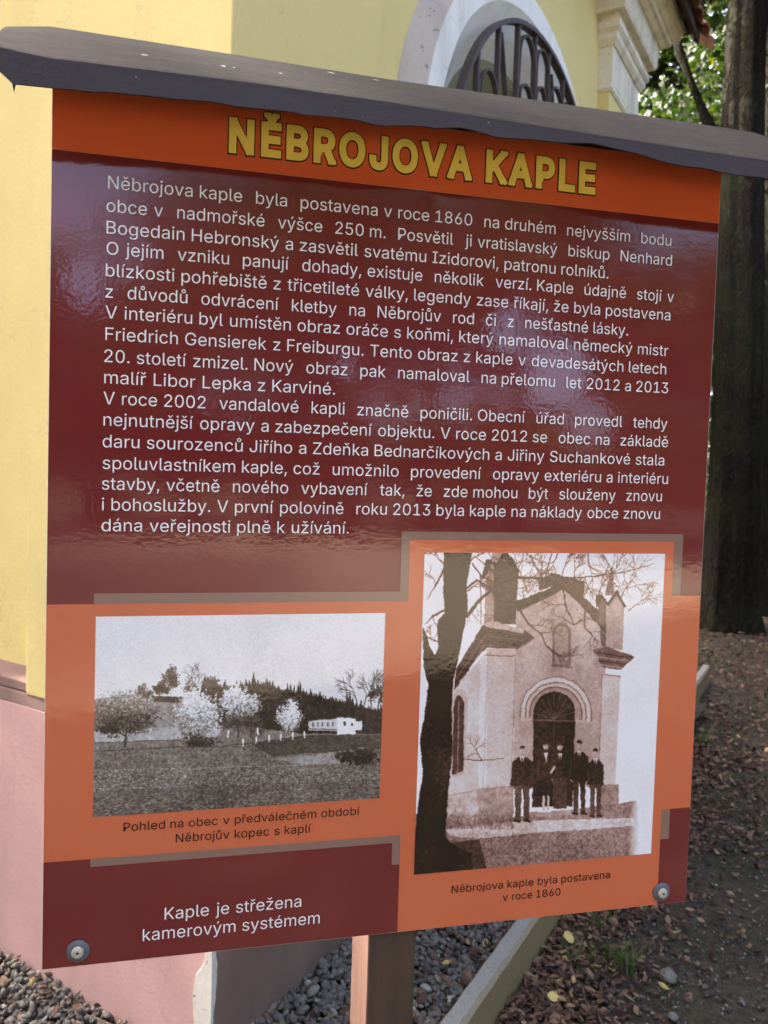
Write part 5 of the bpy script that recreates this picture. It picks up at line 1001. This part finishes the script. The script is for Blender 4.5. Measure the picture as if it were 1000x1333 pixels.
(453, [[226,-7,196,-4,168,3,142,15,119,31,100,51,84,74,73,101,66,130,64,162,65,187,71,212,80,239,87,256,97,275,108,295,122,317,137,340,252,509,322,509,151,261,145,261,151,270,157,279,165,288,174,295,184,302,196,307,208,311,221,313,235,314,265,312,291,305,316,295,337,280,355,262,370,240,380,215,387,187,389,157,387,127,379,98,368,73,352,50,333,30,310,14,284,3,257,-4],[226,48,245,50,263,55,279,63,293,73,304,86,314,101,322,119,326,137,327,157,326,178,322,196,314,213,304,228,293,241,279,251,263,259,245,264,226,265,207,264,190,259,174,252,160,241,148,229,138,214,131,197,126,179,125,158,126,138,131,119,138,102,148,86,160,73,174,63,190,55,207,50]]),
(453, [[226,-7,193,-5,163,1,136,11,111,25,91,42,74,62,62,84,54,109,52,135,53,156,58,176,65,195,75,212,87,228,101,241,117,252,134,260,153,265,153,267,129,276,109,289,93,308,80,330,73,354,70,380,73,405,79,429,90,450,106,469,124,485,146,498,170,508,197,514,226,516,255,514,282,508,306,498,328,485,346,469,361,450,373,429,379,405,382,380,379,354,372,330,359,308,343,289,323,276,300,267,300,265,319,260,335,252,351,241,365,228,377,212,387,195,395,176,399,156,401,135,398,109,391,84,378,62,362,42,341,25,317,11,289,1,259,-5],[226,49,248,50,267,54,285,60,300,69,313,79,323,91,331,106,335,121,337,139,335,157,330,173,322,189,312,202,298,213,283,223,265,230,247,234,226,235,206,234,187,230,169,223,154,213,140,202,130,189,122,173,117,157,115,139,117,121,121,106,129,91,139,79,152,69,167,60,185,54,205,50],[226,290,244,291,260,294,274,300,287,308,298,318,307,330,314,344,318,359,319,376,318,392,314,407,308,420,299,432,288,442,275,449,260,455,244,459,226,460,208,459,192,455,177,449,164,442,153,432,145,420,138,407,134,392,133,376,134,359,138,344,145,330,154,318,165,308,178,300,193,294,209,291]]),
(188, [[95,-4,83,-3,73,1,63,9,55,18,51,29,50,41,51,53,55,64,63,73,73,81,83,85,95,87,107,85,118,81,128,73,135,64,140,53,141,41,140,29,135,18,128,9,118,1,107,-3]]),
(188, [[38,-119,68,71,137,71,84,-119]]),
(389, [[160,-9,137,-7,115,-3,94,5,76,15,60,29,48,45,38,63,32,84,30,108,32,128,36,146,43,161,53,174,64,184,78,193,92,200,108,206,125,211,178,220,234,227,247,229,257,231,265,235,271,240,274,246,276,255,276,257,275,272,272,285,267,297,260,307,251,315,240,322,227,327,212,330,196,331,178,330,163,327,149,322,137,316,127,309,118,301,110,292,104,283,100,274,41,291,51,313,64,331,79,346,95,358,114,368,133,375,153,380,173,383,194,384,239,379,255,375,271,369,286,360,300,350,312,336,322,320,330,301,335,278,337,251,337,0,277,0,277,52,272,52,252,25,242,16,229,8,215,1,199,-4,181,-7],[170,45,192,47,211,51,228,59,242,68,254,80,263,93,270,108,274,122,276,138,276,190,259,182,231,176,200,171,175,168,134,159,122,153,112,147,103,139,97,130,93,118,92,105,93,93,96,82,102,72,109,64,119,57,130,52,142,48,156,46],[162,429,210,529,278,529,212,429]]),
(404, [[212,-8,177,-5,145,3,117,16,92,35,72,58,56,85,48,103,42,122,38,143,35,164,34,187,35,210,38,231,42,252,48,271,55,290,71,317,91,340,115,359,142,373,172,382,205,384,226,383,246,380,266,374,285,366,303,355,319,341,334,324,347,305,357,282,365,256,370,227,371,194,371,169,75,169,75,221,338,221,310,202,308,226,304,248,298,269,288,286,277,301,263,314,246,323,227,328,205,330,183,328,164,323,146,313,131,301,119,286,109,270,102,251,97,231,96,211,96,178,98,151,102,127,110,106,121,88,135,73,151,61,169,53,190,48,212,46,227,47,241,49,254,53,265,58,276,65,285,73,294,82,300,93,306,105,365,91,358,72,348,55,335,39,320,26,302,14,283,4,261,-3,237,-7],[177,429,225,529,293,529,227,429]]),
(167, [[53,0,53,379,114,379,114,0],[57,429,104,529,173,529,107,429]]),
(410, [[182,-5,158,-3,135,2,115,11,97,23,82,39,69,59,60,82,54,109,53,139,53,379,114,379,114,144,116,117,124,94,137,75,154,61,175,53,200,50,218,51,234,55,249,62,263,71,274,83,283,97,290,113,295,132,296,153,296,379,357,379,357,0,298,0,298,92,307,92,294,60,277,35,257,17,234,5,209,-3],[178,429,226,529,294,529,228,429]]),
(389, [[47,-139,61,-86,71,-87,83,-89,94,-90,104,-89,113,-86,122,-81,130,-74,138,-64,145,-51,151,-36,163,-1,17,379,84,379,165,155,187,87,206,21,184,21,202,87,224,155,305,379,371,379,204,-58,196,-77,187,-93,177,-107,165,-119,153,-128,139,-136,125,-141,109,-144,91,-145,65,-143],[168,429,215,529,284,529,218,429]]),
(396, [[207,-8,174,-5,144,3,117,16,93,35,72,58,56,85,48,103,42,123,38,143,35,165,34,187,35,211,38,233,42,253,48,273,56,291,72,318,93,341,117,360,144,374,174,382,207,384,226,384,243,381,260,377,276,371,291,364,305,356,318,346,330,335,340,322,349,308,356,293,362,277,303,262,290,289,270,311,242,325,207,330,184,328,163,321,145,310,130,296,118,278,108,258,102,236,98,212,96,187,98,163,102,139,108,117,118,97,130,80,145,66,163,55,184,49,207,46,243,52,271,66,292,89,304,117,363,102,357,86,350,70,341,56,331,43,319,32,306,21,292,12,277,5,261,-1,244,-5,226,-7],[158,529,207,469,256,529,317,529,317,526,236,435,178,435,98,526,98,529]]),
(419, [[60,0,60,509,372,509,372,452,125,452,125,286,355,286,355,229,125,229,125,57,375,57,375,0],[169,659,218,599,266,659,327,659,327,656,247,565,189,565,109,656,109,659]]),
(404, [[212,-8,177,-5,145,3,117,16,92,35,72,58,56,85,48,103,42,122,38,143,35,164,34,187,35,210,38,231,42,252,48,271,55,290,71,317,91,340,115,359,142,373,172,382,205,384,226,383,246,380,266,374,285,366,303,355,319,341,334,324,347,305,357,282,365,256,370,227,371,194,371,169,75,169,75,221,338,221,310,202,308,226,304,248,298,269,288,286,277,301,263,314,246,323,227,328,205,330,183,328,164,323,146,313,131,301,119,286,109,270,102,251,97,231,96,211,96,178,98,151,102,127,110,106,121,88,135,73,151,61,169,53,190,48,212,46,227,47,241,49,254,53,265,58,276,65,285,73,294,82,300,93,306,105,365,91,358,72,348,55,335,39,320,26,302,14,283,4,261,-3,237,-7],[155,529,204,469,252,529,313,529,313,526,233,435,175,435,95,526,95,529]]),
(410, [[114,227,114,0,53,0,53,379,112,379,112,287,102,287,116,319,132,344,152,362,175,374,200,382,227,384,252,383,275,377,295,369,313,356,328,340,341,321,350,298,355,271,357,240,357,0,296,0,296,235,293,263,286,286,273,304,256,318,235,326,210,329,192,328,176,324,161,317,147,308,136,297,126,283,119,266,115,248],[156,529,205,469,253,529,314,529,314,526,234,435,176,435,96,526,96,529]]),
(259, [[53,0,53,379,112,379,112,321,115,321,124,339,137,354,152,367,171,377,191,383,213,385,229,384,243,384,243,322,230,324,207,326,190,324,174,321,159,315,146,306,135,296,126,284,119,269,115,254,114,237,114,0],[94,529,143,469,192,529,253,529,253,526,172,435,114,435,34,526,34,529]]),
(365, [[182,-8,157,-7,133,-3,112,3,93,12,76,24,62,38,50,54,41,73,36,94,94,107,101,87,111,72,124,60,141,52,160,47,181,45,206,47,227,53,244,62,258,74,265,88,268,103,266,115,262,126,254,136,243,144,229,150,212,155,149,170,118,180,92,192,72,208,58,227,50,249,47,274,49,295,55,314,65,332,79,347,95,360,115,370,137,378,161,383,187,384,212,383,234,379,254,372,271,363,286,352,299,339,309,324,318,308,324,290,268,277,262,291,254,304,243,316,228,325,210,331,187,333,166,331,147,326,131,317,119,305,111,292,109,277,110,264,115,253,124,243,136,235,152,229,172,223,229,209,261,200,287,187,306,171,320,153,328,131,331,107,329,85,323,65,312,47,298,31,281,18,260,6,236,-2,210,-7],[137,529,186,469,235,529,296,529,296,526,215,435,157,435,77,526,77,529]]),
(262, [[204,379,204,327,6,327,6,379],[65,471,126,471,126,98,127,83,130,70,136,61,144,55,156,51,170,50,185,51,202,54,213,2,192,-3,168,-4,138,-1,113,7,92,21,77,41,68,64,65,93],[166,425,166,554,227,554,209,425]]),
(410, [[182,-5,158,-3,135,2,115,11,97,23,82,39,69,59,60,82,54,109,53,139,53,379,114,379,114,144,116,117,124,94,137,75,154,61,175,53,200,50,218,51,234,55,249,62,263,71,274,83,283,97,290,113,295,132,296,153,296,379,357,379,357,0,298,0,298,92,307,92,294,60,277,35,257,17,234,5,209,-3],[205,404,189,406,174,409,160,416,148,424,137,435,128,447,121,460,117,474,116,490,117,505,121,519,128,532,137,544,148,554,160,563,174,569,189,573,205,575,221,573,236,569,250,563,262,554,273,544,282,532,289,519,293,505,294,490,293,474,289,460,282,447,273,435,262,424,250,416,236,409,221,406],[205,447,216,449,226,453,235,460,242,469,246,479,248,490,246,501,242,511,235,519,226,526,216,531,205,532,194,531,184,526,175,519,168,511,164,501,163,490,164,479,168,469,175,460,184,453,194,449]]),
(380, [[42,0,42,46,254,320,254,323,48,323,48,379,333,379,333,331,126,60,126,56,339,56,339,0],[138,529,187,469,235,529,296,529,296,526,216,435,158,435,78,526,78,529]])]
GLYPHS = dict(zip(LETTERS, OUTLINES))
from mathutils.geometry import tessellate_polygon
def _area(p): return 0.5 * float(np.sum(p[:, 0] * np.roll(p[:, 1], -1) - np.roll(p[:, 0], -1) * p[:, 1]))
def _inside(q, p):
    c = False
    for i in range(len(p)):
        (ax, ay), (bx_, by_) = p[i - 1], p[i]
        if (ay > q[1]) != (by_ > q[1]) and q[0] < (bx_ - ax) * (q[1] - ay) / (by_ - ay) + ax: c = not c
    return c
def _grow(p, d):
    keep = [i for i in range(len(p)) if np.hypot(*(p[i] - p[i - 1])) > 6]; p = p[keep]
    a = p - np.roll(p, 1, 0); b = np.roll(p, -1, 0) - p; a = a / np.linalg.norm(a, axis=1)[:, None]; b = b / np.linalg.norm(b, axis=1)[:, None]
    na = np.c_[a[:, 1], -a[:, 0]]; nb = np.c_[b[:, 1], -b[:, 0]]; k = 1 + np.clip((na * nb).sum(1), -0.6, 1)
    return p + d * (na + nb) / k[:, None]
_gc = {}
def glyph(ch, fat):
    if (ch, fat) in _gc: return _gc[(ch, fat)]
    adv, sp = GLYPHS[ch]; cs = [np.array(c, float).reshape(-1, 2) for c in sp]; big = max(cs, key=lambda c: abs(_area(c))); sg = np.sign(_area(big))
    outer = [c for c in cs if np.sign(_area(c)) == sg]; holes = [c for c in cs if np.sign(_area(c)) != sg]; V = []; F = []
    for i, o in enumerate(outer):
        hs = [h for h in holes if _inside(h[0], o)]; polys = [o] + hs
        if fat: polys = [_grow(q, fat * sg) for q in polys]
        tris = tessellate_polygon([[Vector((x, y, 0)) for x, y in q] for q in polys]); k = len(V)
        V += [(x, y, i) for q in polys for x, y in q]
        for t in tris:
            pa, pb, pc = [V[k + j] for j in t]; cr = (pb[0] - pa[0]) * (pc[1] - pa[1]) - (pb[1] - pa[1]) * (pc[0] - pa[0])
            F.append(tuple(k + j for j in (t if cr > 0 else t[::-1])))
    _gc[(ch, fat)] = (V, F); return V, F
def word_mesh(txt, size, fat=0.0, space=1.0):
    """vertices (x, y, layer), faces, smallest and largest x"""
    x = 0.0; V = []; F = []
    for ch in txt:
        if ch == ' ': x += 0.19 * size * space; continue
        gv, gf = glyph(ch, fat); k = len(V)
        V += [(x + p[0] * size / 1000, p[1] * size / 1000, p[2]) for p in gv]; F += [tuple(k + j for j in f) for f in gf]
        x += GLYPHS[ch][0] * size / 1000 * space
    xs = [v[0] for v in V]; return V, F, min(xs), max(xs)
_cap = max(v[1] for v in word_mesh('H', 1.0)[0])
def text_line(txt, x0, x1, zb, cap, off=0.0014, mat='white_ink', name='text_line', z1=None, fat=0.0):
    size = cap / _cap; words = txt.split(' '); items = []; gaps = []; g = 0
    for w in words:
        if w == '': g += 1; continue
        items.append(word_mesh(w, size, fat)); gaps.append(1 + g * 1.0 if len(items) > 1 else 0); g = 0
    G = size * 0.285; nat = sum(i[3] - i[2] for i in items); tot = nat + G * sum(gaps); sx = (x1 - x0) / tot
    m = MB(); x = x0; z1 = zb if z1 is None else z1
    for it, gp in zip(items, gaps):
        x += gp * G * sx
        m.add([(x + (v[0] - it[2]) * sx, off + v[2] * 0.00002, zb + (z1 - zb) * (x - x0) / (x1 - x0) + v[1]) for v in it[0]], it[1]); x += (it[3] - it[2]) * sx
    return S_(m, name, M[mat])
TX = [("Něbrojova kaple  byla  postavena v roce 1860  na druhém  nejvyšším  bodu", .0574, .732, .8552), ("obce v  nadmořské  výšce  250 m.  Posvětil  ji vratislavský  biskup  Nenhard", .0562, .7343, .8307),
      ("Bogedain Hebronský a zasvětil svatému Izidorovi, patronu rolníků.", .0565, .6474, .8076), ("O jejím  vzniku  panují  dohady, existuje  několik  verzí. Kaple  údajně  stojí v", .0569, .7394, .7855),
      ("blízkosti pohřebiště z třicetileté války, legendy zase říkají, že byla postavena", .0564, .7357, .7623), ("z  důvodů  odvrácení  kletby  na  Něbrojův  rod  či  z  nešťastné lásky.", .0564, .6777, .7395),
      ("V interiéru byl umístěn obraz oráče s koňmi, který namaloval německý mistr", .0567, .7348, .7175), ("Friedrich Gensierek z Freiburgu. Tento obraz z kaple v devadesátých letech", .057, .7333, .6942),
      ("20. století zmizel. Nový  obraz  pak  namaloval  na přelomu  let 2012 a 2013", .0562, .7373, .6705), ("malíř Libor Lepka z Karviné.", .0565, .309, .6476),
      ("V roce 2002  vandalové  kapli  značně  poničili. Obecní  úřad  provedl  tehdy", .056, .7385, .6252), ("nejnutnější opravy a zabezpečení objektu. V roce 2012 se  obec na  základě", .0564, .7408, .602),
      ("daru sourozenců Jiřího a Zdeňka Bednarčíkových a Jiřiny Suchankové stala", .0559, .7366, .5785), ("spoluvlastníkem kaple, což  umožnilo  provedení  opravy exteriéru a interiéru", .0563, .7432, .555),
      ("stavby, včetně  nového  vybavení  tak,  že  zde mohou  být  slouženy  znovu", .0558, .7356, .5325), ("i bohoslužby. V první polovině  roku 2013 byla kaple na náklady obce znovu", .0561, .7341, .5098),
      ("dána veřejnosti plně k užívání.", .0561, .3299, .487)]
for t, a, b, z in TX: text_line(t, a, b, z, 0.0136, fat=-2.0)
text_line("Pohled na obec v předválečném období", .0841, .353, .1505, .0098, mat='dark_ink', name='caption')
text_line("Něbrojův kopec s kaplí", .141, .2949, .1335, .0098, mat='dark_ink', name='caption')
text_line("Něbrojova kaple byla postavena", .4718, .6864, .0432, .0096, mat='dark_ink', name='caption')
text_line("v roce 1860", .5394, .6176, .0268, .0096, mat='dark_ink', name='caption')
text_line("Kaple je střežena", .1304, .2859, .0446, .0140, name='notice_line', fat=-2.0)
text_line("kamerovým systémem", .1069, .3084, .0222, .0140, name='notice_line', fat=-2.0)
def title(off, mat, name, fat):
    """capitals thickened by a stroke of half-width fat run along every outline"""
    size = 0.0345 / _cap; T = "NĚBROJOVA KAPLE"; V, F, a, b = word_mesh(T, size, 0, 1.17); sx = (0.6235 - 0.1842 - 0.002) / (b - a); m = MB(); lv = [0]
    X = lambda x, y: (0.1852 + (x - a) * sx, off + lv[0] * 6e-7, 0.9099 + y * 0.975)
    L0 = lambda u_, v_: abs(u_ @ v_) < 0.75
    m.add([X(v[0], v[1]) for v in V], F); x = 0.0; r = fat * size / 1000
    for ch_ in T:
        if ch_ == ' ': x += 0.19 * size * 1.17; continue
        adv, sp = GLYPHS[ch_]
        for c in sp:
            p = np.array(c, float).reshape(-1, 2) * size / 1000 + [x, 0]; n = len(p)
            dd = np.roll(p, -1, 0) - p; LL = np.hypot(dd[:, 0], dd[:, 1]); ok = [i for i in range(n) if LL[i] > 1e-7]
            for j, i in enumerate(ok):
                p0, p1 = p[i], p[(i + 1) % n]; d = dd[i] / LL[i]; dn = dd[ok[(j + 1) % len(ok)]]; dn = dn / np.hypot(*dn); dp = dd[ok[j - 1]]; dp = dp / np.hypot(*dp)
                sharp1, sharp0 = d @ dn < 0.75, d @ dp < 0.75
                a0 = p0 - d * (r if sharp0 and L0(d, dp) else 0); a1 = p1 + d * (r if sharp1 and L0(d, dn) else 0)
                q = np.array([-d[1], d[0]]) * r; lv[0] += 1
                m.add([X(*(a0 - q)), X(*(a1 - q)), X(*(a1 + q)), X(*(a0 + q))], [(0, 1, 2, 3)]); lv[0] += 1
                m.add([X(p0[0] + r * math.cos(t), p0[1] + r * math.sin(t)) for t in np.linspace(0, 2 * math.pi, 9)[:-1]], [tuple(range(8))])
        x += adv * size / 1000 * 1.17
    return S_(m, name, M[mat])
title(0.0006, 'dark_ink', 'title_outline', 60); title(0.0014, 'gold_ink', 'title_lettering', 40)

# cap over the board
def cap():
    """folded sheet: a gable over the board with a short upright lip along the front"""
    cols = [(-.060, 1.020, -.036, .945, -.031, .924), (-.0576, 1.0354, -.034, .9445, -.0165, .9115), (-.035, 1.039, -.010, .942, 0.0, .9118), (-.012, 1.0424, .018, .940, .0163, .9122)]
    lu = [.0163, .11, .205, .28, .339, .385, .42, .465, .52, .582, .62, .649, .70, .735, .80, .86]; lz = [.9122, .9165, .9178, .9188, .9176, .9215, .9245, .9203, .9228, .9262, .9235, .918, .915, .9128, .9122, .912]
    u = 0.04
    while u < 0.855:
        lip = np.interp(u, lu, lz) + 0.0007 * math.sin(u * 90) + random.uniform(-.0007, .0007)
        fz = np.interp(u, [0, .2, .34, .56, .8, .86], [.940, .9427, .942, .9374, .9338, .933]); rz = np.interp(u, [0, .19, .366, .63, .88], [1.0424, 1.0405, 1.0374, 1.0377, 1.0366])
        cols.append((u, rz, u, fz, u, lip)); u += 0.0136
    cols += [(.884, 1.036, .868, .933, .862, .912), (.905, 1.031, .885, .934, .874, .916), (.915, 1.015, .893, .938, .886, .925)]
    loops = []; fo = 0.091; ro = -0.050; T = 0.0022
    for (ur, rz, uf, fz, ul, lz_) in cols:
        mid = lambda t: (ur + (uf - ur) * t, ro + (fo - ro) * t, rz + (fz - rz) * t + 0.004 * math.sin(math.pi * t))
        loops.append([(ur, ro - .05, rz - .030), (ur, ro - .012, rz - .004), (ur, ro, rz), mid(.1), mid(.4), mid(.7), mid(.97), (uf, fo, fz - .0005), (uf, fo + .0008, fz - .004), (ul, fo + .001, lz_),
                      (ul, fo + .001 - T, lz_), (uf, fo - T, fz - .006), (ur + (uf - ur) * .4, ro + (fo - ro) * .4, rz + (fz - rz) * .4 - .002), (ur, ro, rz - .005), (ur, ro - .048, rz - .033)])
    m = MB(); m.loft(loops); return S_(m, 'roof_cap', M['cap'], smooth=False)
capo = cap()
m = MB(); m.box(0.05, 0.75, -0.075, -0.0045, 0.955, 0.99); S_(m, 'top_rail', M['wood'])
# post: front and side faces
pz0 = -BZ - 0.3
m = MB(); m.box(0.3712, 0.4295, -0.108, -0.0045, pz0, 0.954)
post = S_(m, 'post', M['wood'], bevel=0.002)
m = MB(); m.box(0.3702, 0.3712, -0.106, -0.0065, pz0, 0.954); S_(m, 'sunlit_side', M['post_sunlit'], post)  # thin slab carrying the painted sunlight of the left face
# screws
for (u, v) in ((0.0381, 0.0186), (0.7618, 0.0176)):
    m = MB(); n = 28
    def c_(r, o_, du=0, dv=0): return [(u + du + r * math.cos(2 * math.pi * k / n), o_, v + dv + r * math.sin(2 * math.pi * k / n)) for k in range(n)]
    m.loft([c_(.0118, .0008), c_(.0125, .0016), c_(.0122, .0026), c_(.0092, .0040), c_(.0075, .0043), c_(.0070, .0036)]); w = S_(m, 'washer', M['washer'], smooth=False)
    m = MB(); m.loft([c_(.0066, .0034), c_(.0068, .0050), c_(.0060, .0066), c_(.0042, .0074), c_(.0019, .0075), c_(.0017, .0058)]); S_(m, 'screw_head', M['screw'], w)
    m = MB(); m.loft([[(u + .0016 * math.cos(q * math.pi / 3), o_, v + .0016 * math.sin(q * math.pi / 3)) for q in range(6)] for o_ in (.0055, .0062)]); S_(m, 'screw_socket', M['dark'], w)
